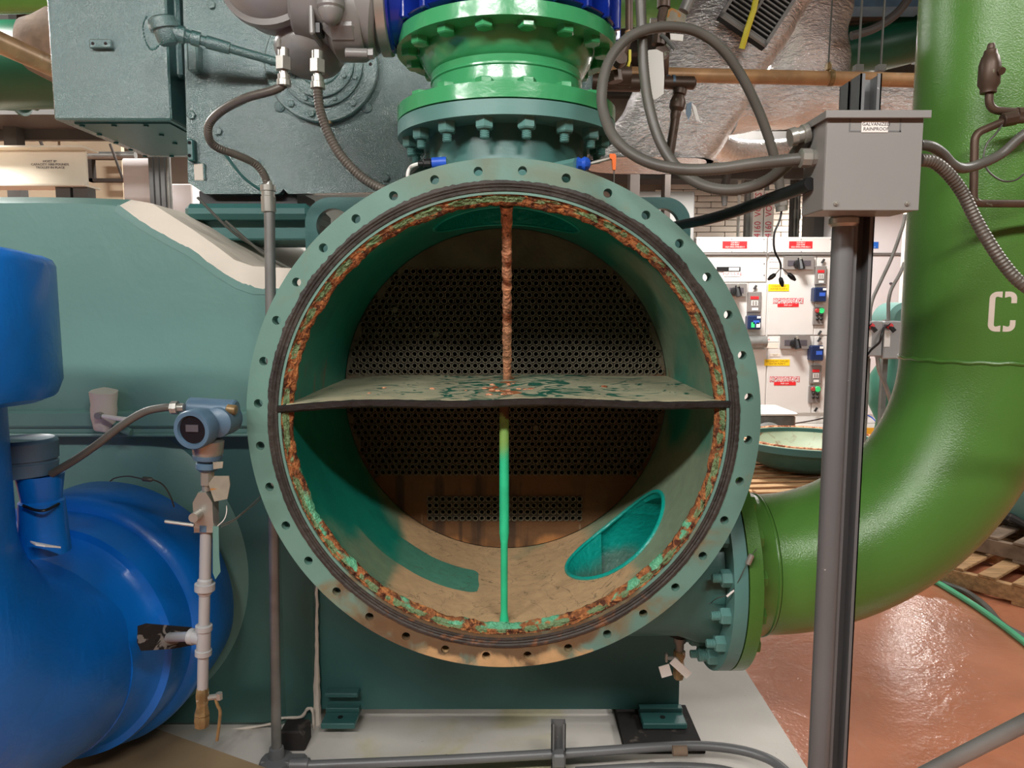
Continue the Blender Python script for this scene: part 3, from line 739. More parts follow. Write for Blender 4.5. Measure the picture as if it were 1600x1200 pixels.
mb = MB(); mb.prism([(e.x-.009, e.z+.008), (e.x+.004, e.z+.008), (e.x+.007, e.z+.003), (e.x+.006, e.z-.03), (e.x-.001, e.z-.03), (e.x-.003, e.z-.006), (e.x-.009, e.z-.002)], 'y', e.y-.005, e.y+.005); part('lever_grip', mb, 'orange', SG)
mb = MB(); mb.cyl((e.x+.003, e.y, e.z-.03), (e.x+.003, e.y+.0, e.z-.075), .0015, n=6); part('pin', mb, 'wire', SG)

# ------------------------------------------------------------------ green pipe on the right
PX0 = NFX+.036+.004
GP = thing('green_pipe', (1.32, NY, 0), 'large grass-green elbow pipe with stencilled letter rising beside the chiller', 'pipe')
gf, bp = flange_face('pipe_flange', (PX0, NY, NZ), (1, 0, 0), .19, .298, .036, 'pipe', GP, NB, .262, .0)
for p in bp: inst('bolt_head', hb0, gf, p+V((.036, 0, 0)), rotto((1, 0, 0), .2))
PR = .203; BX = .735; BR = .61
mb = MB()
mb.lathe((PX0+.036, NY, NZ), (1, 0, 0), [(-.01, .205), (.0, .24), (.012, .236), (.06, .208), (BX-PX0-.036-.006, .2035)], 72)
part('weld_neck', mb, 'pipe', GP)
mb = MB(); pts = [V((BX-.004, NY, NZ))]
for k in range(0, 33):
    a = PI/2*k/32; pts.append(V((BX+BR*math.sin(a), NY, NZ+BR*(1-math.cos(a)))))
pts = [pts[0]]+pts[1:]
mb.tube(pts, PR, 72); part('elbow', mb, 'pipe', GP)
vx = BX+BR; vz = NZ+BR
mb = MB(); mb.lathe((vx, NY, 0), (0, 0, 1), [(vz-.004, PR-.001), (vz+.004, PR), (4.59, PR)], 96); part('riser', mb, 'pipe', GP)
mb = MB(); pts = [V((vx+(PR+.0)*math.cos(2*PI*k/96), NY+(PR+.0)*math.sin(2*PI*k/96), vz+.0015*math.sin(k*1.3)))for k in range(97)]
mb.tube(pts, .0055, 8, cap=False, rfun=lambda t, p: .0055+.001*ns(t*60, 0, 0)); part('weld_seam', mb, 'pipe', GP)
for dx in (.0, .03):
    mb = MB(); pts = [V((BX-.012-dx, NY+(PR+.001)*math.cos(2*PI*k/72), NZ+(PR+.001)*math.sin(2*PI*k/72)))for k in range(73)]
    mb.tube(pts, .0045, 8, cap=False, rfun=lambda t, p: .0045+.001*ns(t*50, dx, 0)); part('weld_seam', mb, 'pipe', GP)
# stencil C wrapped on the riser
lc = at(1567, 487, NY-PR+.01); lw, lhh = .0495, .080
ang0 = math.asin((lc.x-vx)/PR)
def wrapc(x, z, r=PR+.0008): a = ang0+x/PR; return V((vx+r*math.sin(a), NY-r*math.cos(a), lc.z+z))
def cshape():
    """stencilled C as quads in letter space (x,z) ; two halves with gaps at top and bottom"""
    Q = []; st = .0205; W2 = lw/1; H2 = lhh/1
    def arc(cx, cz, r0, rx, a0, a1, n=6): return [((cx+math.cos(a0+(a1-a0)*k/n)*r0[0], cz+math.sin(a0+(a1-a0)*k/n)*r0[1]), (cx+math.cos(a0+(a1-a0)*k/n)*rx[0], cz+math.sin(a0+(a1-a0)*k/n)*rx[1])) for k in range(n+1)]
    g = .0028
    W = .033; H = .052; ro = .018; ri_ = .005
    left = [((-g, H), (-g, H-.016))]+arc(-W+ro+.002, H-ro, (ro, ro), (ri_, ri_+.0), PI/2, PI)+arc(-W+ro+.002, -H+ro, (ro, ro), (ri_, ri_), PI, 1.5*PI)+[((-g, -H), (-g, -H+.016))]
    rt = [((g, H), (g, H-.016))]+arc(W-ro-.002, H-ro, (ro, ro), (ri_, ri_), PI/2, 0)+[((W-.002, H-.030), (W-ro+ri_-.002, H-.030))]
    rb = [(a[0] and (a[0][0], -a[0][1]), (a[1][0], -a[1][1])) for a in rt]
    return [left, rt, rb]
mb = MB()
for strip in cshape():
    st = []
    for (a, b), (c, d_) in zip(strip, strip[1:]):
        n = max(1, int(math.hypot(c[0]-a[0], c[1]-a[1])/.006))
        for k in range(n): t = k/n; st.append(((a[0]+(c[0]-a[0])*t, a[1]+(c[1]-a[1])*t), (b[0]+(d_[0]-b[0])*t, b[1]+(d_[1]-b[1])*t)))
    st.append(strip[-1]); vs = []
    for a, b in st: vs += [wrapc(*a), wrapc(*b), wrapc(*b, r=PR-.001), wrapc(*a, r=PR-.001)]
    fs = []
    for i in range(len(st)-1):
        for j in range(4): fs.append((i*4+j, i*4+(j+1) % 4, i*4+4+(j+1) % 4, i*4+4+j))
    fs += [(0, 1, 2, 3), tuple(len(st)*4-4+j for j in (3, 2, 1, 0))]
    mb.add(vs, fs)
part('stencil_letter', mb, 'white_ins', GP, 'white stencilled letter C')

# ------------------------------------------------------------------ bright green spool on the top nozzle
z1 = ztop+.036+.004; z2 = z1+.036; z3 = at(790, 22, TY-.298).z; z4 = z3+.036
SP = thing('pipe_spool', (TC, TY, z1), 'short bright-green flanged spool bolted on top of the teal nozzle', 'pipe')
f1, bp = flange_face('lower_flange', (TC, TY, z1), (0, 0, 1), .19, .298, .036, 'bgreen', SP, 16, .262, 0)
for p in bp: inst('bolt_head', hbg, f1, p+V((0, 0, .036)), rotto((0, 0, 1), R.uniform(0, .4)))
f2, bp = flange_face('upper_flange', (TC, TY, z3), (0, 0, 1), .19, .298, .036, 'bgreen', SP, 16, .262, 0)
for p in bp: inst('bolt_head', hbg, f2, p, rotto((0, 0, -1), R.uniform(0, .4)))
mb = MB(); H = z3-z2
mb.lathe((TC, TY, z2), (0, 0, 1), [(-.004, .216), (.02*H/.15, .207), (H*.28, .205), (H*.45, .204), (H*.47, .2075), (H*.5, .2075), (H*.52, .204), (H*.62, .206), (H*.66, .215), (H*.9, .236), (H+.004, .24)], 80)
part('neck', mb, 'bgreen', SP)
mb = MB(); mb.lathe((TC, TY, z1-.004), (0, 0, 1), [(0, .27), (.004, .27)], 64); part('gasket', mb, 'black', SP)
# blue butterfly valve above
BV = thing('butterfly_valve', (TC, TY, z4), 'dark blue ribbed valve body above the bright-green spool', 'valve')
mb = MB(); mb.lathe((TC, TY, z4+.003), (0, 0, 1), [(0, .285), (.01, .30), (.02, .285), (.02, .24), (.10, .24), (.10, .285), (.112, .30), (.12, .285)], 72)
part('body', mb, 'valveblue', BV)
for k in range(22):
    a = 2*PI*k/22
    mb = MB(); mb.box(.235, .312, -.009, .009, .004, .118, mx=Matrix.Translation((TC, TY, z4)) @ Matrix.Rotation(a, 4, 'Z'), bev=.003); part('rib', mb, 'valveblue', BV)
ax_ = at(600, 8, 2.02); az = ax_.z
mb = MB(); mb.lathe((TC-.27, TY-.06, az), (-1, 0, 0), [(0, .045), (.03, .05), (.045, .088), (.075, .088)], 40); part('stem_flange', mb, 'valveblue', BV)
mb = MB(); mb.lathe((TC, TY, z4+.12), (0, 0, 1), [(0, .29), (.04, .29), (.04, .205), (4.59-z4-.12, .205)], 64); part('upper_pipe', mb, 'bgreen', BV)
# ================================================================== LEFT: insulated vessel
IY = 2.34
IV = thing('insulated_vessel', (-1.3, 2.8, PADZ), 'big sea-green insulated machine end left of the open water box, white bare edge', 'insulated vessel')
def xz(p, Y): q = at(p[0], p[1], Y); return (q.x, q.z)
inner = [(-90, 645), (-90, 318), (60, 317), (130, 318), (185, 322), (222, 348), (262, 372), (300, 392), (345, 425), (375, 443), (402, 452), (470, 452), (470, 645)]
outer_ = [(-90, 645), (-90, 308), (60, 308), (130, 309), (205, 312), (238, 318), (300, 358), (340, 386), (366, 406), (395, 416), (430, 418), (480, 420), (480, 645)]
k0 = 4; nI = len(inner)
mb = MB(); a = [xz(p, IY) for p in inner]; b = [xz(p, IY+.07) for p in outer_]; n = len(a)
vs = [V((p[0], IY, p[1])) for p in a]+[V((p[0], IY+.07, p[1])) for p in b]+[V((p[0], 4.9, p[1])) for p in b]
fs = [tuple(range(n)), tuple(range(3*n-1, 2*n-1, -1))]; mi = [0, 1]
for i in range(n):
    j = (i+1) % n; fs += [(i, j, j+n, i+n), (i+n, j+n, j+2*n, i+2*n)]
    wht = 1 if 4 <= i <= 10 else 0; mi += [wht, wht]
mb.add(vs, fs); mb.mi = mi
part('upper_cladding', mb, ['insul', 'white_ins'], IV, 'sea-green coating over the upper body, white slope', ang=28)
# ragged coating edge: thin skin lapping over the white slope
mb = MB(); P = []; up = inner[4:12]
pts = [V((*xz(p, IY-.001),)) for p in up]
line = []
for i in range(len(up)-1):
    for k in range(8):
        t = k/8; p = (up[i][0]+(up[i+1][0]-up[i][0])*t, up[i][1]+(up[i+1][1]-up[i][1])*t); e = 3.5*ns(p[0]*.06, p[1]*.06, 2)+2*ns(p[0]*.3, 1, 1); line.append((p, (p[0]+e*.5, p[1]-2+e)))
vs = []; fs = []
for i, (p, q) in enumerate(line):
    A_ = xz((p[0]-6, p[1]+8), IY); B_ = xz(q, IY+.001); vs += [V((A_[0], IY-.002, A_[1])), V((B_[0], IY-.001, B_[1])), V((B_[0], IY+.006, B_[1]-.002)), V((A_[0], IY+.004, A_[1]))]
for i in range(len(line)-1):
    for j in range(4): fs.append((i*4+j, i*4+(j+1) % 4, i*4+4+(j+1) % 4, i*4+4+j))
mb.add(vs, fs); part('ragged_coat_edge', mb, 'insul', IV)
# ledge band
a0 = at(-90, 655, IY).x; a1 = at(470, 655, IY).x; zt, zb = at(0, 643, IY-.03).z, at(0, 681, IY-.03).z
mb = MB(); mb.box(a0, a1, IY-.022, IY+.3, zt-.055, zt, bev=.008); mb.box(a0, a1, IY-.008, IY+.3, zb, zt-.05, bev=.006)
part('seam_ledge', mb, 'insul', IV, 'raised horizontal seam')
mb = MB(); mb.tube([V((a0+i*.04, IY-.012, zb+.003*ns(i, 0, 0))) for i in range(int((a1-a0)/.04))], .006, 8); part('seam_bead', mb, 'insul', IV)
# lower drum
dx, dz = at(128, 900, IY+.05).x, at(128, 900, IY+.05).z
r_ = at(388, 900, IY).x-dx; z_low = at(0, 1135, IY+.1).z
mb = MB(); mb.lathe((dx, IY+.035, dz), (0, 1, 0), [(0, .0), (.0, r_-.16), (.012, r_-.07), (.04, r_-.015), (.09, r_), (.16, r_+.01), (.17, r_+.05), (.19, r_+.075), (1.3, r_+.08)], 96)
for i, v in enumerate(mb.v):
    if v.z > zb: v.z = zb
    if v.z < PADZ+.02: v.z = PADZ+.02
part('lower_drum', mb, 'insul', IV, 'rounded lower body')
xl_, xr_ = at(60, 900, IY+.14).x, at(494, 1000, IY+.14).x
mb = MB(); mb.box(xl_, at(440, 900, IY+.07).x, IY+.07, 4.8, PADZ+.0, zb+.02, bev=.02); part('lower_cladding', mb, 'insul_shade', IV)
mb = MB(); mb.box(at(400, 900, IY+.1).x, at(493, 1000, IY+.1).x, IY+.085, 2.447, PADZ+.0, at(480, 800, IY+.1).z, bev=.012); part('end_cladding', mb, 'insul_shade', IV)
pts = [V((at(495+2*ns(k*.5, 1, 0), 900+k*9, IY+.095).x, IY+.095, at(495, 900+k*9, IY+.095).z)) for k in range(27)]
mb = MB(); mb.tube(pts, .005, 8, rfun=lambda t, p: .004+.016*max(0, t-.35)+.006*abs(ns(t*14, 3, 1))); part('bare_edge', mb, 'white_ins', IV, 'white torn insulation edge')
pts = [at(p[0], p[1], IY+.065) for p in ((330, 1143), (380, 1138), (428, 1130), (440, 1122), (470, 1120), (480, 1108), (488, 1110), (490, 1138))]
mb = MB(); mb.tube(spline(pts, 5), .006, 8, rfun=lambda t, p: .004+.004*abs(ns(t*9, 3, 4))); part('bare_edge', mb, 'white_ins', IV, 'white torn insulation edge')
# white wrapped test cock on the ledge
p = at(162, 640, IY-.06)
TK = thing('wrapped_test_cock', p, 'short white wrapped stub with small lever on the sea-green seam', 'valve')
mb = MB(); t_ = at(162, 610, IY-.06); b_ = at(163, 674, IY-.04)
mb.lathe(t_, (b_-t_), [(0, .028), (.002, .040), (.045, .037), (.06, .039), (.09, .036), (.11, .032), (.125, .03), (.13, .026)], 22)
for v in mb.v: v += V((ns(v.x*50, v.y*50, v.z*50)*.004, 0, ns(v.z*60, v.x*60, 2)*.003))
part('wrap', mb, 'white_ins', TK)
mb = MB(); q = at(152, 650, IY-.105); mb.cyl(q, q+V((0, .05, 0)), .011, n=8); part('stem_nut', mb, 'steel', TK)
mb = MB(); a = at(160, 650, IY-.11); b = at(198, 656, IY-.11); mb.tube([a, b], .007, 10, rfun=lambda t, p: .006+.002*t); part('lever', mb, 'white', TK)
mb = MB(); a = at(184, 665, IY-.06); b = at(205, 676, IY-.05); mb.cyl(b_+V((0, 0, .03)), b, .012, n=10); part('outlet', mb, 'insul', TK)

# ================================================================== BLUE insulated elbow
bc = at(114, 982, 2.1); BXc, BZc = bc.x, bc.z
BP = thing('blue_pipe', (BXc, 1.9, 0), 'thick bright-blue insulated elbow pipe at the left edge', 'pipe')
mb = MB(); mb.lathe((BXc, 2.34, BZc), (0, -1, 0), [(0, .38), (.02, .392), (.20, .396), (.235, .388), (.25, .368), (.252, .36), (.33, .352), (.352, .345), (.354, .325), (.38, .305), (.46, .29)], 96)
for v in mb.v: v += V((ns(v.x*6, v.y*6, v.z*6)*.006, ns(v.z*7, v.x*7, 2)*.005, ns(v.x*7, v.z*7, 9)*.006))
part('flange_cover', mb, 'blue', BP, 'wide stepped blue cover at the wall end', ang=45)
rx = -1.352; ry = 1.47; rb = .46
pts = [V((BXc, 2.12, BZc)), V((BXc, 2.0, BZc))]
for k in range(0, 19):
    a = PI/2*k/18; t = k/18
    pts.append(V((BXc+(rx-BXc)*t*t*(3-2*t), 1.93-(1.93-ry)*math.sin(a), BZc+rb*(1-math.cos(a)))))
pts.append(V((rx, ry, 1.5)))
mb = MB(); mb.tube(pts, .285, 64, rfun=lambda t, p: .29-.012*t)
for v in mb.v: v += V((ns(v.x*5, v.y*5, v.z*5)*.006, 0, ns(v.x*5, v.z*5, 9)*.006))
part('elbow', mb, 'blue', BP, ang=45)
zt = at(0, 368, 1.15).z; zb_ = at(0, 688, 1.10).z
mb = MB(); mb.lathe((rx, ry, zb_), (0, 0, 1), [(0, .27), (.0, .345), (.012, .375), (.04, .386), (zt-zb_-.02, .386), (zt-zb_-.006, .380), (zt-zb_+.004, .36), (zt-zb_+.012, .0)], 96)
for v in mb.v: v += V((ns(v.x*6, v.y*6, v.z*6)*.004, ns(v.z*5, v.x*5, 2)*.004, ns(v.x*6, v.y*6, 9)*.006))
part('riser_cover', mb, 'blue', BP, 'round blue cover on the upright end', ang=45)
# cut-out with black foam round the tapping
hole = at(258, 996, 1.80)
mb = MB(); cs = [(215, 978), (228, 974), (300, 980), (305, 990), (303, 1008), (270, 1014), (220, 1017), (214, 1004)]
f = [at(x, y, 1.775+.10*(x-215)/90) for x, y in cs]; ct = sum(f, V((0, 0, 0)))/len(f); b = [ct+(q-ct)*.85+(q-V((0, 0, CAMZ))).normalized()*.12 for q in f]
n = len(f); mb.add(f+b, [tuple(range(n)), tuple(range(2*n-1, n-1, -1))]+[(i, (i+1) % n, (i+1) % n+n, i+n) for i in range(n)])
part('cut_out', mb, 'foam', BP, 'ragged black cut-out round the small side pipe')
# instrument head standing on the elbow
hp = at(45, 735, 1.72)
IH = thing('capped_instrument', V((hp.x, 1.72, at(60, 850, 1.72).z)), 'round blue-grey capped instrument on a blue stub at the left', 'instrument')
hx = at(42, 720, 1.72)
mb = MB(); mb.lathe((hx.x, 1.72, at(42, 752, 1.66).z), (0, 0, 1), [(0, .052), (.005, .064), (.034, .066), (.036, .063), (.040, .063), (.042, .067), (.082, .068), (.088, .064), (.09, .06), (.086, .052), (.086, .0)], 40); part('cap', mb, 'bluegrey', IH)
mb = MB(); zt_ = at(62, 745, 1.7).z; mb.lathe((at(66, 800, 1.72).x, 1.72, at(66, 862, 1.72).z), (0, 0, 1), [(0, .056), (.07, .052), (.125, .049), (.13, .044), (.14, .045), (.19, .051), (zt_-at(66, 862, 1.72).z, .046)], 32)
for v in mb.v: v += V((ns(v.x*30, v.y*30, v.z*30)*.003, 0, 0))
part('stub_cover', mb, 'blue', IH)
mb = MB(); mb.tube(spline([at(36, 790, 1.66), at(55, 797, 1.655), at(72, 797, 1.66), at(92, 787, 1.70)], 5), .0035, 8); part('gap_band', mb, 'black', IH)
mb = MB(); c = [at(47, 845, 1.64), at(95, 854, 1.66), at(70, 852, 1.62), at(56, 850, 1.62)]; c2 = [q+V((0, 0, -.004)) for q in c]
mb.add(c+c2, [(0, 1, 2, 3), (7, 6, 5, 4), (0, 4, 5, 1), (1, 5, 6, 2), (2, 6, 7, 3), (3, 7, 4, 0)]); part('paper_scrap', mb, 'white', IH)

# ================================================================== pressure transmitter column
TYc = 1.70
px_ = lambda x, y, Y=TYc: at(x, y, Y)
PT = thing('pressure_transmitter', px_(315, 1130), 'blue-grey transmitter with round display on a silver pipe column, brass drain below', 'instrument')
h = px_(322, 664)
fd = V((-.16, -1, -.05)).normalized()
mb = MB(); mb.lathe(h+fd*-.03+V((.0, 0, 0)), fd, [(0, .034), (.03, .040), (.05, .041), (.052, .045), (.085, .046), (.09, .043), (.09, .034), (.082, .032), (.082, 0)], 40); hd = part('display_housing', mb, 'bluegrey', PT)
mb = MB(); mb.lathe(h+fd*.0525, fd, [(0, .0315), (.0015, .0315), (.0015, 0)], 32); dg_ = part('window', mb, 'glass', hd)
mb = MB(); mb.box(-.015, .015, -.001, .001, -.006, .010, mx=Matrix.Translation(h+fd*.056+V((0, 0, .002)))@Matrix.Rotation(-.12, 4, 'Z')); part('screen', mb, 'ink', hd)
mb = MB(); mb.cyl(px_(286, 640)+V((0, .03, 0)), px_(362, 646)+V((0, .03, 0)), .026, .028, n=24, bev=.004); mb.lathe(px_(340, 660)+V((0, .0, 0)), (0, 1, 0), [(-.02, .02), (-.01, .035), (.05, .037), (.07, .03)], 24)
mb.cyl(h-fd*.03, h-fd*.10, .040, n=28, bev=.006)
part('housing_body', mb, 'bluegrey', PT)
mb = MB(); mb.cyl(px_(352, 640)+V((0, .01, 0)), px_(367, 642)+V((0, .01, 0)), .012, n=12, bev=.002); part('cover_screw', mb, 'brass', PT)
def stk(name, y0, y1, r, m, n=24, x=None, label=None, prof=None, par=None, bev=0):
    a = px_(x if x is not None else 325-(y0-690)*.022, y0); b = px_(x if x is not None else 325-(y1-690)*.022, y1); mb = MB()
    if prof: L = (b-a).length; mb.lathe(a, b-a, [(t*L, q) for t, q in prof], n)
    else: mb.cyl(a, b, r, n=n, bev=bev)
    return part(name, mb, m, par or PT, label)
stk('neck', 686, 713, .034, 'steel', prof=[(0, .030), (.1, .036), (.8, .034), (1, .030)])
stk('sensor_module', 711, 736, .02, 'bluegrey', prof=[(0, .034), (.25, .032), (.4, .02), (.5, .026), (.8, .027), (1, .018)])
stk('hex_adapter', 735, 757, .0165, 'steel', n=6); stk('nipple', 755, 766, .011, 'steel')
a = px_(321, 790); mb = MB(); mb.prism([(a.x-.022, a.z-.06), (a.x-.022, a.z+.012), (a.x-.008, a.z+.036), (a.x+.010, a.z+.036), (a.x+.024, a.z+.012), (a.x+.024, a.z-.06)], 'y', TYc-.018, TYc+.018)
mv = part('manifold_block', mb, 'steel', PT)
mb = MB(); c = px_(316, 800); mb.cyl((c.x, TYc-.015, c.z), (c.x, TYc-.05, c.z), .011, n=12); mb.tube([px_(272, 806)+V((0, -.045, 0)), px_(316, 812)+V((0, -.045, 0))], .004, 8); part('manifold_handle', mb, 'steel', mv)
stk('reducer', 818, 828, .02, 'bluegrey', n=20)
stk('pipe', 826, 910, .0135, 'silverpaint', 20)
stk('union', 903, 930, .02, 'silverpaint', 24, prof=[(0, .013), (.1, .017), (.3, .018), (.32, .0235), (.7, .0235), (.72, .017), (.9, .016), (1, .013)])
stk('pipe', 928, 985, .0128, 'silverpaint', 20)
tz = px_(316, 998)
stk('tee', 976, 1024, .02, 'silverpaint', 24, prof=[(0, .0175), (.02, .0195), (.18, .0195), (.2, .0165), (.8, .0165), (.82, .0195), (.98, .0195), (1, .0175)])
mb = MB(); mb.cyl(tz, tz+V((-.03, .012, .0)), .0165, n=20); mb.cyl(tz+V((-.022, .01, 0)), tz+V((-.036, .014, 0)), .0195, n=20, bev=.002); part('tee_branch', mb, 'silverpaint', PT)
mb = MB(); e = at(256, 996, 1.86); mb.cyl(tz+V((-.03, .012, 0)), e, .012, n=16); part('side_pipe', mb, 'silverpaint', PT)
stk('pipe', 1022, 1076, .0128, 'silverpaint', 20)
bvp = stk('ball_valve', 1074, 1136, .02, 'brass', 8, prof=[(0, .0125), (.04, .015), (.2, .0165), (.45, .0135), (.6, .0165), (.66, .0185), (.7, .016), (.78, .019), (.97, .017), (1, .012)])
a = px_(326, 1090); mb = MB(); mb.cyl(a, a+V((.028, 0, .004)), .007, n=8); mb.cyl(a+V((.026, 0, -.004)), a+V((.026, 0, .012)), .008, n=6); part('stem', mb, 'steel', bvp)
mb = MB(); mb.tube(spline([px_(336, 1088), px_(340, 1102), px_(344, 1112), px_(342, 1135), px_(339, 1157)], 6), .004, 8); part('lever', mb, 'brass', bvp)
mb = MB(); c = px_(350, 759)
mb.prism([(c.x-.024, c.z+.012), (c.x-.010, c.z+.030), (c.x+.024, c.z+.030), (c.x+.026, c.z+.01), (c.x+.018, c.z-.024), (c.x-.012, c.z-.030), (c.x-.018, c.z-.01)], 'y', TYc-.03, TYc-.026); part('tag', mb, 'cardb', PT, 'grey tag with orange fringe')
mb = MB(); mb.prism([xz((333, 722), TYc-.03), xz((349, 721), TYc-.03), xz((348, 731), TYc-.03), xz((334, 733), TYc-.03)], 'y', TYc-.032, TYc-.029); part('small_tag', mb, 'cardb', PT)
mb = MB(); mb.tube(spline([px_(354, 790), px_(354, 800), px_(350, 812), px_(340, 822), px_(334, 830)], 5), .0012, 6); mb.tube(spline([px_(308, 797), px_(305, 808), px_(316, 820), px_(334, 824)], 5), .0012, 6); part('tag_wire', mb, 'white', PT)
mb = MB(); mb.prism([xz((333, 822), TYc-.02), xz((342, 822), TYc-.02), xz((343, 870), TYc-.02), xz((345, 893), TYc-.02), xz((337, 905), TYc-.02), xz((333, 895), TYc-.02)], 'y', TYc-.022, TYc-.02); part('paper_strip', mb, 'insul', PT)
mb = MB(); mb.cyl(px_(268, 637), px_(278, 637), .0155, n=8); mb.cyl(px_(278, 637), px_(288, 637), .0105, n=12); part('cable_gland', mb, 'steel', PT)
mb = MB(); mb.tube(spline([px_(270, 637), px_(255, 637), px_(225, 644), px_(190, 665), px_(150, 696), px_(115, 720), px_(80, 741)], 8), .0095, 14, rib=.006, ribd=.0006)
solo('instrument_conduit', mb, 'flex', 'dark flexible conduit between the transmitter and the capped instrument head', 'conduit')
mb = MB(); W = [px_(345, 820)]; W += [at(365, 812, 1.72), at(380, 800, 1.74), at(396, 786, 1.77), at(410, 772, 1.80)]
mb.tube(spline(W, 5), .0016, 6); mb.tube(spline([p+V((.0, 0, -.006+.003*math.sin(i))) for i, p in enumerate(W)], 5), .0013, 6)
solo('tie_wire', mb, 'wire', 'thin twisted wires from the transmitter manifold to the big flange', 'wire')
mb = MB(); mb.tube(spline([at(172, 752, 2.0), at(180, 747, 2.0), at(200, 744, 2.0), at(222, 748, 2.0), at(240, 750, 2.0), at(255, 758, 2.02), at(266, 775, 2.04), at(272, 792, 2.06)], 5), .0022, 6)
mb.lathe(at(222, 748, 2.0), (1, 0, -.1), [(0, .004), (.004, .007), (.024, .007), (.03, .004)], 8)
solo('seal_wire', mb, 'wire', 'thin seal wire with crimp lying over the top of the blue flange cover', 'wire')

# ================================================================== COMPRESSOR block, upper left
CY = 2.75
CP = thing('compressor', (-.9, 3.1, 1.9), 'large glossy dark-teal machine casing with round bearing cover, upper left', 'compressor')
pl = [(284, -60), (925, -60), (925, 190), (905, 225), (690, 225), (652, 258), (604, 300), (450, 303), (443, 295), (436, 303), (320, 303), (294, 285)]
mb = MB(); wx_ = xz((306, 271), CY)
P2 = [xz(p, CY) for p in pl]
wn = [xz((306+(8 if sx else -8), 271), CY) for sx in (0, 1)]
mb.prism(P2, 'y', CY, CY+.045); part('front_plate', mb, 'comp', CP)
mb = MB(); mb.prism([xz(p, CY+.05) for p in ((300, -60), (900, -60), (900, 200), (700, 200), (600, 285), (320, 290))], 'y', CY+.045, 4.2); part('casing', mb, 'compd', CP)
mb = MB(); q0 = xz((303, 256), CY); q1 = xz((320, 282), CY); mb.box(q0[0], q1[0], CY-.003, CY, q1[1], q0[1], bev=.002); part('slot_window', mb, 'white_ins', CP, 'pale slot near the plate edge')
q0 = xz((318, 256), CY); q1 = xz((323, 282), CY); mb = MB(); mb.box(q0[0], q1[0], CY-.012, CY, q1[1], q0[1], bev=.003); part('slot_lip', mb, 'comp', CP)
mb = MB(); q0 = xz((291, 217), CY-.03); q1 = xz((303, 251), CY-.03); mb.box(q0[0], q1[0], CY-.03, CY, q1[1], q0[1], bev=.004); lug = part('hinge_block', mb, 'compd', CP)
for yy in (223, 243): mb = MB(); c = at(296, yy, CY-.03); mb.cyl(c, c+V((0, -.002, 0)), .006, n=12); part('screw_hole', mb, 'dark', lug)
bs = hexbolt('plate_bolt', .016, .010, 'comp')
for (x, y) in ((331, 8), (310, 107), (341, 205), (602, 278), (300, 180)):
    c = at(x, y, CY); inst('plate_bolt', bs, CP, c, rotto((0, -1, 0), R.uniform(0, 1)))
for (x, y) in ((437, 167), (573, 168)):
    mb = MB(); c = at(x, y, CY); mb.lathe(c, (0, -1, 0), [(0, .021), (.006, .019), (.011, .010), (.012, 0)], 20); part('plug', mb, 'comp', CP)
bcx = at(505, 104, CY); mb = MB()
k = 2.9/1150
mb.lathe((bcx.x, CY, bcx.z), (0, -1, 0), [(0, .202), (.028, .202), (.032, .198), (.032, .150), (.045, .150), (.047, .147), (.047, .122), (.060, .122), (.062, .118), (.062, .085), (.066, .08), (.066, .058), (.078, .055), (.078, 0)], 72)
bc_ = part('bearing_cover', mb, 'comp', CP, 'round stepped bearing cover')
b2 = hexbolt('cover_bolt', .0125, .010, 'comp'); b3 = hexbolt('cover_bolt_small', .009, .008, 'comp'); b4 = hexbolt('cover_plug', .020, .006, 'comp')
for a in (205, 232, 258, 310, 128, 50): inst('cover_bolt', b2, bc_, V((bcx.x+.176*math.cos(math.radians(a)), CY-.032, bcx.z+.176*math.sin(math.radians(a)))), rotto((0, -1, 0), 1))
for a in range(22, 380, 45): inst('cover_bolt', b3, bc_, V((bcx.x+.134*math.cos(math.radians(a)), CY-.047, bcx.z+.134*math.sin(math.radians(a)))), rotto((0, -1, 0), 1))
for a in range(-30, 330, 60): inst('cover_bolt', b3, bc_, V((bcx.x+.103*math.cos(math.radians(a)), CY-.062, bcx.z+.103*math.sin(math.radians(a)))), rotto((0, -1, 0), 1))
inst('cover_plug', b4, bc_, V((bcx.x+.075, CY-.064, bcx.z)), rotto((0, -1, 0), 1))
for a in (180, 0):
    mb = MB(); c = V((bcx.x+.176*math.cos(math.radians(a)), CY-.0325, bcx.z-.002)); mb.cyl(c, c+V((0, -.001, 0)), .006, n=10); part('screw_hole', mb, 'dark', bc_)
mb = MB(); c = at(517, 192, CY-.02); mb.cyl(c, c+V((0, -.03, -.004)), .006, n=8); part('drain_plug', mb, 'brass', CP)
# rails under the casing
mb = MB(); a = at(286, 330, CY-.12); b = at(484, 330, CY-.12); mb.box(a.x, b.x, CY-.12, CY+.2, at(0, 342, CY-.12).z, at(0, 317, CY-.12).z, bev=.018); part('upper_rail', mb, 'compd', CP)
mb = MB(); a = at(304, 358, CY-.05); b = at(484, 358, CY-.05); mb.box(a.x, b.x, CY-.05, CY+.3, at(0, 375, CY-.05).z, at(0, 341, CY-.05).z, bev=.006); part('lower_rail', mb, 'compd', CP)
mb = MB(); mb.box(at(320, 310, CY+.1).x, at(470, 310, CY+.1).x, CY+.05, CY+.3, at(0, 330, CY).z, at(0, 295, CY).z); part('spacer', mb, 'black', CP)
for xx, zl in ((360, 1.955), (700, 1.89)):   # saddles down to the shells
    mb = MB(); c = at(xx, 400, 3.4).x; mb.box(c-.06, c+.06, 3.35, 3.5, zl, 2.4); part('support_leg', mb, 'compd', CP)
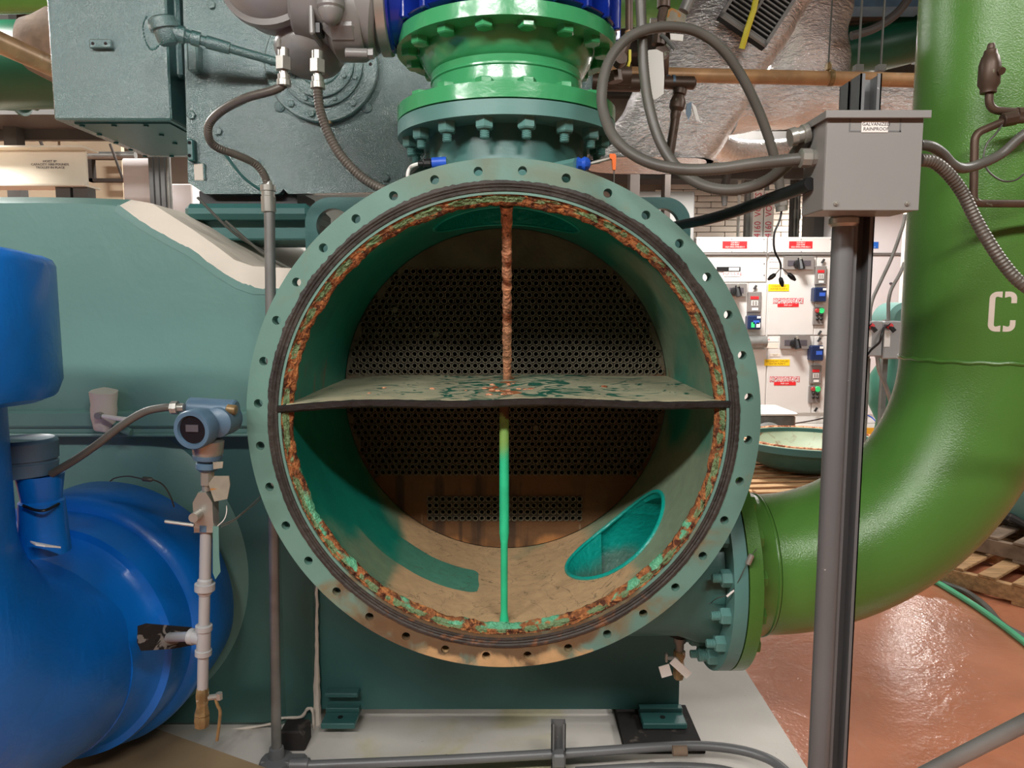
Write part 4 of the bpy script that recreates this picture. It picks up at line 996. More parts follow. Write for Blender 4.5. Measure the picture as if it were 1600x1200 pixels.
# terminal box
TYb = 2.73
TB = thing('terminal_box', at(180, 186, TYb+.3), 'square dark-teal terminal box standing off the left side of the casing', 'box')
a = at(84, 187, TYb); b = at(268, 187, TYb); ztb = at(180, -80, TYb).z
mb = MB(); mb.box(a.x, b.x, TYb, 3.40, a.z, ztb, bev=.006); part('body', mb, 'comp', TB)
mb = MB(); mb.box(a.x+.05, b.x-.025, TYb+.04, 3.34, a.z-.005, a.z+.002); cvr = part('bottom_cover', mb, 'compd', TB)
b5 = hexbolt('cover_screw', .010, .007, 'compd')
for (x, y) in ((128, 195), (178, 195), (228, 195), (155, 209), (181, 222), (204, 233), (226, 243), (252, 210), (273, 223), (268, 243)):
    c = atz(x, y, a.z-.004); inst('cover_screw', b5, cvr, c, rotto((0, 0, -1), .3))
mb = MB(); q0 = xz((139, 61), TYb-.02); q1 = xz((174, 75), TYb-.02); mb.box(q0[0], q1[0], TYb-.022, TYb, q1[1], q0[1], bev=.003); lug = part('latch_block', mb, 'comp', TB)
for xx in (145, 165): mb = MB(); c = at(xx, 68, TYb-.022); mb.cyl(c, c+V((0, -.0015, 0)), .0055, n=12); part('screw_hole', mb, 'dark', lug)
mb = MB(); mb.box(b.x, b.x+.10, TYb+.25, TYb+.5, ztb-.6, ztb, bev=.01); part('neck', mb, 'compd', TB)
mb = MB(); mb.box(b.x-.004, b.x+.022, TYb+.05, TYb+.13, at(0, 113, TYb).z, ztb, bev=.01); part('gasket_frame', mb, 'comp', TB)
# RTD connection head with stem
RY = 2.52; h0 = at(258, 47, RY); d = (at(420, 93, RY+.1)-h0).normalized()
RT = thing('sensor_head', h0, 'dark-teal painted sensor head with chained cap and long stem in front of the terminal box', 'sensor')
up = V((-.22, -.15, 1)).normalized(); mb = MB(); mb.lathe(h0-up*.045, up, [(0, .025), (.012, .034), (.045, .037), (.046, .046), (.06, .047), (.078, .044), (.084, .036), (.084, 0)], 28); part('head', mb, 'comp', RT)
mb = MB(); mb.lathe(h0, d, [(.02, .026), (.06, .028), (.065, .022), (.078, .02), (.08, .024), (.108, .024), (.11, .016), (.125, .016), (.127, .021), (.20, .020), (.202, .015), (.46, .0145)], 18); part('stem', mb, 'comp', RT)
mb = MB(); cpts = spline([h0+V((-.045, -.03, .03)), h0+V((-.058, -.03, -.0)), h0+V((-.05, -.03, -.05)), h0+V((-.03, -.03, -.072)), h0+V((0, -.03, -.05))], 5)
for p in cpts: mb.lathe(p-V((0, 0, .003)), (0, 0, 1), [(0, .002), (.003, .0035), (.006, .002)], 6)
part('chain', mb, 'compd', RT)
mb = MB(); c = at(301, 80, CY-.04); mb.box(c.x-.018, c.x+.02, CY-.05, CY, c.z-.07, c.z+.03, bev=.006); part('bracket', mb, 'comp', RT)

# ================================================================== grey electric actuator beside the valve
AY = 2.02
AC = thing('valve_actuator', at(500, 60, AY), 'grey cast electric actuator with domed covers and cable glands, left of the blue valve', 'actuator')
g = lambda x, y, Y=AY: at(x, y, Y)
mb = MB(); c = g(449, -32); mb.lathe(c+V((0, .10, 0)), (-.22, -1, .22), [(0, .12), (.05, .148), (.10, .152), (.105, .162), (.125, .162), (.13, .148), (.165, .135), (.19, .105), (.205, .06), (.21, 0)], 56); part('end_dome', mb, 'act', AC)
mb = MB(); mb.cyl(g(470, -10), g(600, 18), .115, .115, n=40, bev=.012); part('gear_case', mb, 'act', AC)
mb = MB(); c = g(475, 70); mb.lathe(c+V((0, .07, .03)), (.0, -.35, -1), [(0, .09), (.03, .095), (.055, .085), (.075, .06), (.08, 0)], 32); part('cable_chamber', mb, 'act', AC)
mb = MB(); mb.box(g(497, 0).x, g(505, 0).x, AY-.10, AY+.02, g(0, 75).z, g(0, -20).z, bev=.004); part('rib', mb, 'act', AC)
mb = MB(); c = g(517, 22, AY-.12); mb.lathe(c+V((0, 0, .06)), (0, 0, -1), [(0, .034), (.045, .034), (.05, .030), (.058, .030), (.075, .022), (.085, .01), (.087, 0)], 28); part('drive_dome', mb, 'act', AC)
mb = MB(); mb.lathe(g(516, 25), (1, 0, 0), [(0, .085), (.02, .112), (.085, .112), (.095, .106)], 40)
mb.box(g(515, 60).x, g(577, 60).x, AY-.10, AY+.06, g(0, 78).z, g(0, 20).z, bev=.025); part('housing', mb, 'act', AC)
mb = MB(); mb.cyl(g(540, 83, AY-.06), g(576, 84, AY-.06), .0125, n=14, bev=.002); mb.cyl(g(576, 84, AY-.06), g(584, 84, AY-.06), .014, n=6); part('screw_boss', mb, 'act', AC)
mb = MB(); mb.box(g(500, 55).x, g(515, 55).x, AY-.09, AY-.05, g(0, 72).z, g(0, 54).z, bev=.003); part('dark_recess', mb, 'black', AC)
mb = MB(); mb.lathe(g(577, 10), (1, 0, 0), [(0, .098), (.008, .106), (.012, .098), (.03, .098), (.032, .122), (.055, .122), (.058, .116)], 48); part('mounting_disc', mb, 'steel', AC)
mb = MB(); mb.lathe(g(597, 10), (1, 0, 0), [(0, .112), (.004, .114), (.03, .114), (.034, .10), (.14, .06), (.2, .06)], 48); part('mounting_flange', mb, 'valveblue', AC)
for (x, y0) in ((443, 88), (496, 92)):
    Yg = AY-.07; mb = MB(); a = g(x, y0-12, Yg); mb.cyl(a, g(x, y0+3, Yg), .014, n=14); mb.cyl(g(x, y0+2, Yg), g(x, y0+22, Yg), .0205, n=6, ph=.3); part('cable_gland', mb, 'steel', AC)
    mb = MB(); mb.lathe(g(x, y0+21, Yg), (0, 0, -1), [(0, .010), (.012, .011), (.012, .0155), (.024, .0155), (.026, .0185), (.04, .0185), (.042, .011)], 12); part('gland_nut', mb, 'steel', AC)
mb = MB(); c = g(436, 62, AY-.08); mb.cyl(c, c+V((0, -.006, -.022)), .0055, n=10); part('cover_screw', mb, 'steel', AC)
# its two flexible conduits and the galvanised conduit
Yg = AY-.07
mb = MB(); mb.tube(spline([g(443, 128, Yg), g(441, 134, Yg), g(425, 142, Yg), g(385, 153, Yg+.02), g(348, 172, Yg+.06), g(328, 192, Yg+.09), g(326, 213, Yg+.11), g(338, 230, Yg+.14), g(372, 243, Yg+.18), g(400, 257, Yg+.22), g(414, 276, Yg+.24), g(418, 292, Yg+.25)], 9), .0115, 14, rib=.0075, ribd=.0012)
solo('flexible_conduit', mb, 'flexbr', 'brown flexible conduit in an S-curve from actuator to the upright conduit', 'conduit')
mb = MB(); mb.tube(spline([g(496, 130, Yg), g(497, 150, Yg), g(501, 175, Yg), g(513, 208, Yg), g(532, 242, Yg), g(562, 274, Yg), g(590, 292, Yg), g(612, 300, Yg)], 9), .0125, 14, rib=.0075, ribd=.0013)
solo('flexible_conduit', mb, 'flexbr', 'ribbed flexible conduit dropping from the actuator behind the big flange', 'conduit')
LY = 2.2
GC = thing('upright_conduit', at(434, 1188, LY), 'thin galvanised conduit standing upright left of the big flange', 'conduit')
p0 = at(421, 330, LY); fz = PADZ; fx = at(432, 1170, LY).x
mb = MB(); mb.cyl((p0.x+.0, LY, p0.z), (fx, LY, fz+.06), .0155, n=20); part('pipe', mb, 'rigid', GC)
mb = MB(); mb.lathe(at(420, 332, LY), (0, 0, 1), [(0, .018), (.002, .021), (.045, .021), (.047, .019), (.06, .019), (.062, .022), (.078, .022), (.08, .014), (.09, .013)], 14); part('coupling', mb, 'steel', GC)
mb = MB(); mb.lathe((fx, LY, fz), (0, 0, 1), [(0, .05), (.012, .055), (.022, .05), (.03, .026), (.06, .022), (.062, .018)], 24); mb.box(fx-.05, fx+.09, LY-.03, LY+.03, fz, fz+.026, bev=.008); part('floor_fitting', mb, 'post', GC)

# pale background things behind the left side ---------------------------------
BYk = 5.2
a = at(-60, 262, BYk); b = at(143, 262, BYk)
mb = MB(); zt = at(100, 232, BYk).z; zb2 = at(100, 291, BYk).z
mb.box(a.x-.3, b.x, BYk-.10, BYk+.10, zt-.012, zt); mb.box(a.x-.3, b.x-.03, BYk-.01, BYk+.01, zb2, zt); mb.box(a.x-.3, b.x, BYk-.10, BYk+.10, zb2-.012, zb2)
BM = thing('steel_beam', ((a.x+b.x)/2, BYk, zb2), 'cream-painted steel beam with small stencilled marking, far left', 'beam')
part('beam', mb, 'beam', BM)
for xx in (105, 132):
    mb = MB(); c = at(xx, 300, BYk).x; mb.box(c-.05, c+.05, BYk-.05, BYk+.05, 0, zb2-.012); part('column', mb, 'ceilgrey', BM)
text('HOIST B*\nCAPACITY 1000 POUNDS\nTROLLEY IN PLACE', .021, 'ink', BM, at(78, 257, BYk-.014), width=1.1)
mb = MB(); c = at(28, 300, 5.9).x; mb.box(c-.05, c+.05, 5.85, 5.95, 0, 4.28); solo('steel_column', mb, 'ceilgrey', 'dark grey column behind the left end of the cream beam', 'column')
a = at(190, 250, 6.4); b = at(234, 250, 6.4); mb = MB(); mb.box(a.x, b.x, 6.4, 6.8, 0, at(0, 247, 6.4).z, bev=.01); solo('white_cabinet', mb, 'cabw', 'tall white cabinet beyond the terminal box', 'cabinet')
SC = thing('strut_post', at(247, 300, 6.0).xy.to_3d(), 'grey triple channel post beside the tall white cabinet', 'post')
for i, xx in enumerate((238, 247, 256)):
    mb = MB(); c = at(xx, 280, 6.0).x; mb.box(c-.018, c+.018, 5.98, 6.03, 0, at(0, 205, 6.0).z, bev=.003); part('channel', mb, 'post', SC)
mb = MB(); c = at(264, 280, 6.0).x; mb.cyl((c, 6.0, 0), (c, 6.0, 2.9), .02, n=12); part('conduit', mb, 'rigid', SC)
mb = MB(); a = at(266, 290, 6.6); mb.box(a.x, at(300, 290, 6.6).x, 6.6, 7.0, 0, at(0, 287, 6.6).z, bev=.01); solo('white_partition', mb, 'cabw', 'white panel seen between the posts and the teal casing', 'panel')
# dark opening with tray in tan panelled wall
WO = thing('tan_wall_panel', at(160, 280, 7.2).xy.to_3d(), 'tan stained board wall framed in dark steel, far left', 'wall panel')
for i, (x0, x1) in enumerate(((-80, 26), (30, 92), (96, 190))):
    mb = MB(); a = at(x0, 250, 7.3); b = at(x1, 250, 7.3); mb.box(a.x, b.x, 7.3, 7.36, 0, at(0, 205, 7.3).z); part('board', mb, 'wallw', WO)
mb = MB(); a = at(142, 270, 7.1); b = at(214, 270, 7.1); z0_, z1_ = at(0, 285, 7.1).z, at(0, 243, 7.1).z
for q in ((a.x, b.x, z1_-.04, z1_), (a.x, b.x, z0_, z0_+.03), (b.x-.03, b.x, z0_, z1_), (a.x, a.x+.04, z0_, z1_)): mb.box(q[0], q[1], 7.05, 7.12, q[2], q[3])
part('steel_frame', mb, 'dkceil', WO)
mb = MB(); mb.cyl(at(130, 243, 6.9), at(212, 243, 6.9), .035, n=16); part('grey_pipe', mb, 'rigid', WO)
mb = MB(); mb.cyl(at(172, 225, 6.8), at(192, 280, 6.8), .012, n=8); mb.cyl(at(50, 190, 6.8), at(68, 232, 6.8), .014, n=8); part('brace', mb, 'dkceil', WO)
for i, xx in enumerate((10, 46, 62, 80, 112)):
    c = at(xx, 208, 7.25); mb = MB(); mb.lathe(c, (0, -1, 0), [(0, .05), (.02, .055), (.04, .04), (.045, 0)], 14); part('round_cap', mb, 'brownp', WO)
mb = MB(); a = at(-80, 208, 7.29); b = at(130, 208, 7.29); mb.box(a.x, b.x, 7.27, 7.3, at(0, 218, 7.3).z, at(0, 200, 7.3).z); part('rail_board', mb, 'wallw', WO)
# overhead pipes top left
mb = MB(); mb.cyl(at(-60, 40, 3.0), at(100, 112, 3.6), .045, n=24); solo('lagged_pipe', mb, 'copper', 'tan pipe sloping down behind the terminal box, top left', 'pipe')
mb = MB(); c = at(85, 85, 3.9); mb.lathe(c+V((-.16, 0, .05)), (1, 0, -.1), [(0, .05), (.03, .12), (.15, .17), (.35, .17)], 20)
for v in mb.v: v += V((0, ns(v.x*6, v.z*6, 0)*.04, ns(v.x*8, v.y*8, 2)*.05))
solo('insulation_lump', mb, 'woodg', 'lumpy brown insulated fitting under the sloping tan pipe', 'insulation')
mb = MB(); mb.cyl(at(-80, 105, 4.8), at(140, 100, 4.8), .26, n=32); solo('dark_green_pipe', mb, 'dgreen', 'thick dark-green overhead pipe, top left corner', 'pipe')
mb = MB(); mb.cyl(at(-90, 140, 5.2), at(30, 150, 5.2), .10, n=24); mb.cyl(at(30, 150, 5.2), at(34, 150, 5.2), .13, n=24); mb.cyl(at(30, 150, 5.2), at(60, 160, 5.3), .06, n=16); solo('green_branch_pipe', mb, 'dgreen', 'smaller dark-green pipe with flange, left under the thick one', 'pipe')
mb = MB(); mb.cyl(at(-80, 2, 4.2), at(120, -2, 4.2), .07, n=16); solo('olive_pipe', mb, 'pipe', 'olive-green pipe along the very top left', 'pipe')
mb = MB(); a = at(-80, 180, 5.6); b = at(300, 182, 5.6); mb.box(a.x, b.x, 5.5, 6.0, a.z-.02, a.z+.03); mb.box(a.x, b.x, 5.95, 6.0, a.z-.1, a.z+.03); solo('cable_tray', mb, 'ceilgrey', 'grey cable tray crossing behind the terminal box, left', 'cable tray')
# seen under the rails: sign, blue-white gap
SG2 = thing('yellow_sign', at(353, 380, 6.2), 'yellow sign glimpsed under the teal rails left of centre', 'sign')
mb = pxbox(331, 371, 376, 391, 6.2, 6.21); part('plate', mb, 'yellow', SG2)
text('MCC-O-1 TO M\nSOC', .07, 'inky', SG2, at(352, 380, 6.196))
mb = MB(); a = at(300, 430, 6.3); b = at(500, 430, 6.3); mb.box(a.x, b.x, 6.25, 6.6, 0, at(0, 362, 6.25).z); mb.box(a.x-.02, b.x+.02, 6.2, 6.25, at(0, 396, 6.25).z, at(0, 391, 6.25).z)
o = solo('cream_console', mb, 'brick', 'cream cabinet front carrying the yellow sign', 'cabinet')
CPo = thing('channel_post', (at(395, 400, 5.9).x, 5.9, 0), 'narrow grey channel post with red tag behind the upright conduit', 'post')
mb = MB(); mb.box(at(388, 400, 5.9).x, at(402, 400, 5.9).x, 5.88, 5.93, 0, 2.2, bev=.004); part('channel', mb, 'post', CPo)
mb = MB(); a = at(402, 380, 5.88); mb.box(a.x, at(409, 380, 5.88).x, 5.87, 5.885, at(0, 386, 5.88).z, at(0, 372, 5.88).z); part('red_tag', mb, 'redt', CPo)
BR_ = thing('green_bracket', at(365, 395, 3.0), 'small dark-green hooked bracket above the white slope', 'bracket')
mb = MB(); mb.prism([xz(p, 3.0) for p in ((360, 378), (374, 378), (376, 392), (398, 412), (366, 406), (362, 396))], 'y', 2.98, 3.02); part('plate', mb, 'compd', BR_)
mb = MB(); mb.tube(spline([at(362, 384, 2.98), at(352, 380, 2.98), at(354, 394, 2.98), at(364, 400, 2.98)], 5), .012, 8); part('hook', mb, 'steel', BR_)
for (A_, B_, m_, lab) in (((308, 308), (415, 395), 'wire', 'thin grey tube slanting down under the teal casing'), ((352, 345), (470, 428), 'wire', 'second thin tube slanting toward the lifting lug'), ((345, 232), (412, 300), 'compd', 'thin teal cord hanging behind the S-curved conduit'), ((430, 425), (488, 398), 'wire', 'loose cables lying above the white slope')):
    mb = MB(); p, q = at(*A_, 2.5), at(*B_, 2.6); mid = (p+q)/2+V((0, 0, -.02)); mb.tube(spline([p, mid, q], 6), .005, 8)
    solo('thin_tube', mb, m_, lab, 'tube')

# tan board bottom left, in front
bz = PADZ+.075
poly = [(q.x, q.y) for q in (atz(212, 1127, bz), atz(428, 1204, bz), atz(520, 1240, bz), atz(500, 1330, bz), atz(-60, 1330, bz), atz(-80, 1127, bz))]
q0 = atz(300, 1200, bz); TBn = thing('tan_board', (q0.x, q0.y, PADZ), 'tan board on low blocks under the blue elbow, bottom left corner', 'board')
mb = MB(); mb.prism(poly, 'z', bz-.03, bz); part('top', mb, 'tan', TBn)
for (x, y) in ((230, 1160), (400, 1215), (60, 1180), (300, 1300)):
    q = atz(x, y, bz-.03); mb = MB(); mb.box(q.x-.04, q.x+.04, q.y-.04, q.y+.04, PADZ, bz-.03, bev=.003); part('block', mb, 'woodg', TBn)
# ================================================================== post with rainproof box
QY = 1.5
pb = at(1293, 1190, QY); pt = at(1337, 330, QY)
PO = thing('strut_post', (pb.x, QY, 0), 'tall grey painted channel post carrying the grey box, right foreground', 'post')
xc = (pb.x+at(1328, 330, QY).x)/2
ch0 = at(1338, 333, QY+.03).x
# double channel: C sections opening to the camera
def chan(mb, x0, x1, y0, y1, z0, z1, t=.0028):
    mb.box(x0, x1, y1-t, y1, z0, z1); mb.box(x0, x0+t, y0, y1, z0, z1); mb.box(x1-t, x1, y0, y1, z0, z1)
    mb.box(x0, x0+.009, y0, y0+t, z0, z1); mb.box(x1-.009, x1, y0, y0+t, z0, z1)
cx0, cx1 = at(1320, 700, QY+.02).x-.008, at(1320, 700, QY+.02).x+.034
mb = MB(); chan(mb, cx0, cx1, QY+.01, QY+.055, .006, at(1350, 112, QY).z); part('channel', mb, 'post', PO, 'galvanised upright channel', ang=20)
mb = MB(); chan(mb, cx0-.0, cx1+.0, QY+.062, QY+.105, .006, at(1350, 112, QY).z); part('channel', mb, 'post', PO, 'galvanised upright channel behind', ang=20)
mb = MB(); mb.box(cx0-.05, cx1+.05, QY-.05, QY+.14, 0, .006); part('base_plate', mb, 'post', PO)
cxx = cx0-.020
mb = MB(); ztp = at(1320, 352, QY).z; mb.cyl((cxx, QY+.012, .01), (cxx, QY+.012, ztp), .0215, n=28); part('conduit', mb, 'post', PO, 'grey painted conduit strapped beside the channel')
mb = MB(); mb.lathe((cxx, QY+.012, ztp-.002), (0, 0, 1), [(0, .023), (.006, .029), (.016, .029), (.02, .025), (.026, .028), (.034, .026), (.05, .024)], 14); part('connector', mb, 'steel', PO)
# box
bY = 1.40; b0 = at(1290, 250, bY); b1 = at(1440, 250, bY); zt, zb = at(0, 176, bY).z, at(0, 328, bY).z
GB = thing('rainproof_box', ((b0.x+b1.x)/2, bY+.06, zb), 'grey sheet-metal junction box with hood lid and white label on the post', 'junction box')
mb = MB(); mb.box(b0.x, b1.x, bY+.004, QY+.006, zb, zt, bev=.002); part('body', mb, 'box', GB)
mb = MB(); mb.box(b0.x+.0, b1.x+.0, bY, bY+.004, zb-.001, zt-.006, bev=.001); cv = part('cover', mb, 'box', GB)
mb = MB(); mb.box(b0.x-.006, b1.x+.008, bY-.010, QY+.008, zt-.002, zt+.002); mb.box(b0.x-.006, b1.x+.008, bY-.011, bY-.008, zt-.012, zt+.002, bev=.001); mb.box(b0.x-.007, b0.x-.004, bY-.01, QY+.006, zt-.012, zt+.001); part('hood_lid', mb, 'box', GB)
for xx in (1306, 1417):
    c = at(xx, 318, bY); mb = MB(); mb.cyl(c, c+V((0, -.003, 0)), .0045, n=12); mb.cyl(c+V((0, -.003, 0)), c+V((0, -.005, 0)), .0025, n=6); part('screw', mb, 'steel', cv)
c = at(1367, 198, bY-.001); mb = MB(); mb.box(c.x-.0245, c.x+.0245, bY-.0012, bY, c.z-.010, c.z+.010); lb = part('label_plate', mb, 'white', cv)
text('GALVANIZED\nRAINPROOF', .0085, 'ink', cv, (c.x+.002, bY-.0014, c.z), ext=.0003)
for q in ((1327, 186, 1329, 206), (1329, 204, 1408, 206), (1406, 186, 1408, 206)):
    mb = pxbox(*q, bY-.0006, bY); part('scratch_mark', mb, 'post', cv)
mb = MB(); c = at(1262, 218, 1.47); mb.lathe(c+V((-.0, 0, .012)), (-1, 0, -.25), [(0, .018), (.01, .019), (.012, .015), (.022, .015), (.024, .018), (.036, .017)], 14); part('cable_fitting', mb, 'steel', GB)
mb = MB(); c = at(1262, 248, 1.45); mb.lathe(at(1272, 247, 1.45), (-1, 0, 0), [(-.02, .015), (.0, .016), (.006, .0165), (.008, .0185), (.026, .0185), (.028, .013)], 10); part('cable_fitting', mb, 'steel', GB)
# conduits
def conduit(pts, r, m, name, lab, rib=.0072, k=9, ribd=.0009, grp=None):
    mb = MB(); mb.tube(spline(pts, k), r, 14, rib=rib, ribd=ribd); return solo(name, mb, m, lab, 'conduit')
g = at
conduit([g(1270, 248, 1.45), g(1235, 250, 1.46), g(1180, 256, 1.5), g(1120, 264, 1.54), g(1060, 264, 1.58), g(1005, 250, 1.62), g(962, 218, 1.66), g(943, 175, 1.70), g(941, 135, 1.72), g(952, 95, 1.74), g(978, 62, 1.76), g(1012, 46, 1.78), g(1050, 42, 1.8), g(1090, 50, 1.82), g(1128, 76, 1.84), g(1158, 118, 1.86), g(1184, 170, 1.88), g(1204, 225, 1.9), g(1216, 275, 1.92), g(1221, 318, 1.93)], .0125, 'flex', 'looped_conduit', 'long grey flexible conduit making a big loop left of the box, loose end hanging')
LE = thing('loose_wire_end', g(1222, 330, 1.93), 'black cable with three taped ends hanging from the loose conduit end', 'cable')
mb = MB(); a = g(1220, 312, 1.93); mb.cyl(a, g(1221, 322, 1.93), .018, n=6); mb.cyl(g(1221, 322, 1.93), g(1222, 330, 1.93), .015, n=16); part('end_fitting', mb, 'steel', LE)
mb = MB(); mb.tube(spline([g(1222, 326, 1.93), g(1218, 345, 1.93), g(1210, 365, 1.93), g(1210, 390, 1.93), g(1219, 410, 1.93), g(1220, 421, 1.93)], 7), .0028, 8); part('cable', mb, 'black', LE)
for (x, y, x2, y2, x3, y3) in ((1218, 421, 1212, 428, 1200, 437), (1220, 421, 1219, 433, 1223, 448), (1222, 419, 1231, 427, 1243, 438)):
    mb = MB(); mb.tube([g(x, y, 1.93), g(x2, y2, 1.93)], .0012, 6); lead = part('lead', mb, 'wire', LE)
    mb = MB(); A = g(x2, y2, 1.93); B = g(x3, y3, 1.93); mb.lathe(A, B-A, [(0, .002), (.004, .0055), ((B-A).length*.6, .0065), ((B-A).length, .003)], 8); part('taped_tip', mb, 'black', lead)
conduit([g(1001, -60, 1.80), g(1001, 0, 1.80), g(1003, 50, 1.80), g(1006, 110, 1.79), g(1015, 170, 1.77), g(1033, 225, 1.75), g(1062, 266, 1.72), g(1100, 290, 1.68), g(1145, 297, 1.64), g(1190, 286, 1.6), g(1225, 262, 1.55), g(1246, 236, 1.50), g(1262, 214, 1.47)], .0125, 'flex', 'hanging_conduit', 'grey flexible conduit hanging from above and sweeping up into the box side')
mb = MB(); mb.tube(spline([g(1045, 355, 2.25), g(1070, 350, 2.1), g(1105, 343, 1.9), g(1150, 330, 1.75), g(1200, 312, 1.6), g(1240, 298, 1.5), g(1266, 287, 1.45)], 9), .0135, 14, rib=.006, ribd=.0005); solo('black_conduit', mb, 'black', 'black flexible conduit from behind the big flange to the box', 'conduit')
conduit([g(1436, 226, 1.47), g(1455, 229, 1.48), g(1472, 240, 1.5), g(1488, 257, 1.52), g(1505, 263, 1.54), g(1530, 257, 1.56), g(1565, 240, 1.57), g(1600, 210, 1.56), g(1660, 170, 1.55), g(1760, 120, 1.55), g(2000, 60, 1.6), g(2300, 40, 1.7)], .0105, 'flex', 'right_conduit', 'upper grey flexible conduit leaving the box to the right')
conduit([g(1436, 250, 1.45), g(1458, 253, 1.46), g(1480, 270, 1.47), g(1503, 300, 1.48), g(1522, 338, 1.48), g(1543, 375, 1.47), g(1570, 415, 1.46), g(1600, 446, 1.45), g(1660, 482, 1.44), g(1780, 520, 1.44), g(2000, 560, 1.5), g(2300, 580, 1.6)], .0125, 'flexbr', 'right_conduit', 'lower ribbed flexible conduit leaving the box and crossing the green riser', rib=.0075, ribd=.0013)
# small brown piping on the riser
SY = 1.84
SV = thing('small_brown_piping', g(1524, 320, SY), 'small brown copper pipes with a needle valve in front of the green riser', 'pipe')
mb = MB(); mb.lathe(g(1549, 68, SY), (0, 0, -1), [(0, .007), (.006, .009), (.012, .009), (.016, .014), (.026, .016), (.03, .019), (.05, .024), (.095, .024), (.105, .018), (.115, .018)], 12); mb.cyl(g(1556, 108, SY-.01), g(1566, 111, SY-.03), .009, n=10); part('needle_valve', mb, 'brownp', SV)
mb = MB(); mb.tube(fillet([g(1546, 135, SY), g(1545, 172, SY), g(1600, 176, SY), g(2000, 180, SY)], .03), .0095, 12); part('pipe', mb, 'brownp', SV)
mb = MB(); mb.tube(fillet([g(1640, 184, SY-.01), g(1572, 188, SY-.01), g(1523, 209, SY-.01), g(1521, 318, SY-.01), g(2000, 320, SY-.01)], .02), .0095, 12); part('pipe', mb, 'brownp', SV)
mb = MB(); mb.cyl(g(1566, 188, SY-.012), g(1588, 184, SY-.012), .0165, n=8, bev=.002); mb.cyl(g(1588, 178, SY), g(1600, 178, SY), .016, n=8); part('valve_body', mb, 'brownp', SV)
mb = MB(); mb.tube(spline([g(1566, 195, SY-.02), g(1555, 210, SY-.03), g(1542, 225, SY-.03), g(1537, 248, SY-.03), g(1545, 268, SY-.03), g(1565, 282, SY-.03), g(1585, 282, SY-.03), g(1600, 272, SY-.02)], 6), .0022, 6); part('thin_tube', mb, 'wire', SV)
# bottom conduits lying on the pad
z_ = PADZ
RC = thing('floor_conduit', atz(870, 1195, PADZ), 'grey conduit running along the front of the pad through a channel clamp', 'conduit')
zc_ = PADZ+.075
pts = [atz(482, 1196, zc_), atz(700, 1187, zc_), atz(900, 1176, zc_), atz(1050, 1166, zc_), atz(1120, 1167, zc_), atz(1180, 1178, zc_), atz(1222, 1200, zc_), atz(1262, 1250, zc_), atz(1280, 1330, zc_)]
mb = MB(); mb.tube(spline(pts, 8), .0145, 16); part('pipe', mb, 'post', RC)
a = atz(468, 1195, zc_); mb = MB(); mb.cyl(a+V((-.03, 0, 0)), a+V((.03, 0, 0)), .02, n=16, bev=.003); part('connector', mb, 'post', RC)
c = atz(873, 1185, zc_); mb = MB(); chan(mb, c.x-.022, c.x+.022, c.y+.012, c.y+.04, PADZ, at(873, 1135, c.y).z); part('channel_clamp', mb, 'post', RC, ang=20)
mb = MB(); mb.box(c.x-.02, c.x+.02, c.y-.02, c.y+.014, zc_-.022, zc_+.022, bev=.006); part('strap', mb, 'post', RC)
for xx in (1062, ):
    c = atz(xx, 1173, zc_); mb = MB(); mb.cyl(c+V((-.022, 0, 0)), c+V((.022, 0, 0)), .0155, n=16); part('worn_patch', mb, 'woodg', RC, 'bare tan patch on the conduit')
pts = [atz(900, 1206, PADZ+.03), atz(1000, 1200, PADZ+.03), atz(1080, 1199, PADZ+.03), atz(1140, 1206, PADZ+.03), atz(1180, 1225, PADZ+.03)]
mb = MB(); mb.tube(spline(pts, 8), .0145, 14); solo('second_floor_conduit', mb, 'post', 'lower grey conduit just below the clamped one, bottom edge', 'conduit')
# handrail tube bottom right
HR = thing('handrail', V((at(1500, 1180, 1.15).x-.3, 1.05, 0)), 'slanting pale metal rail crossing the bottom right corner', 'rail')
a = at(1440, 1212, 1.15); b = at(1640, 1110, 1.05); d = (b-a).normalized()
mb = MB(); mb.cyl(a-d*.6, b+d*.5, .0125, n=20); part('rail', mb, 'rigid', HR)
for q in (a-d*.55, b+d*.45): mb = MB(); mb.cyl((q.x, q.y, 0), q, .0125, n=16); part('stanchion', mb, 'rigid', HR)

# ================================================================== BACKGROUND RIGHT: switchgear
MY = 9.0
mb = MB(); a = at(1060, 660, MY-.25); b = at(1420, 660, MY-.25); mb.prism([(a.x-1.2, MY-.3), (b.x+.6, MY-.3), (b.x+.6, 10.5), (a.x-1.2, 10.5)], 'z', 0, .16)
CU = thing('switchgear_plinth', ((a.x+b.x)/2, MY-.3, 0), 'low concrete plinth with yellow painted edge under the switchgear', 'plinth')
part('slab', mb, 'pad', CU)
mb = MB(); mb.box(a.x-1.2, b.x+.6, MY-.32, MY-.3, .0, .16); part('yellow_edge', mb, 'ycurb', CU)
zb0 = .16
def cab(name, x0, x1, ytop, lab, m, Yf=MY, dep=.8):
    a = at(x0, 400, Yf); b = at(x1, 400, Yf); zt = at(0, ytop, Yf).z
    t = thing(name, ((a.x+b.x)/2, Yf+.3, zb0), lab, 'switchgear')
    mb = MB(); mb.box(a.x, b.x, Yf+.02, Yf+dep, zb0, zt, bev=.01); part('body', mb, m, t); return t
def door(t, x0, y0, x1, y1, m='cab', name='door', Yf=MY, dp=.022, par=None):
    mb = pxbox(x0+.4, y0+.4, x1-.4, y1-.4, Yf-dp+.02, Yf+.021, bev=.006); return part(name, mb, m, par or t)
K1 = cab('switchgear_cabinet', 1088, 1199.5, 370, 'left grey high-voltage cabinet partly hidden by the big flange', 'cab')
K2 = cab('switchgear_cabinet', 1200.5, 1304, 370, 'middle grey high-voltage cabinet with two stacked breaker doors', 'cab')
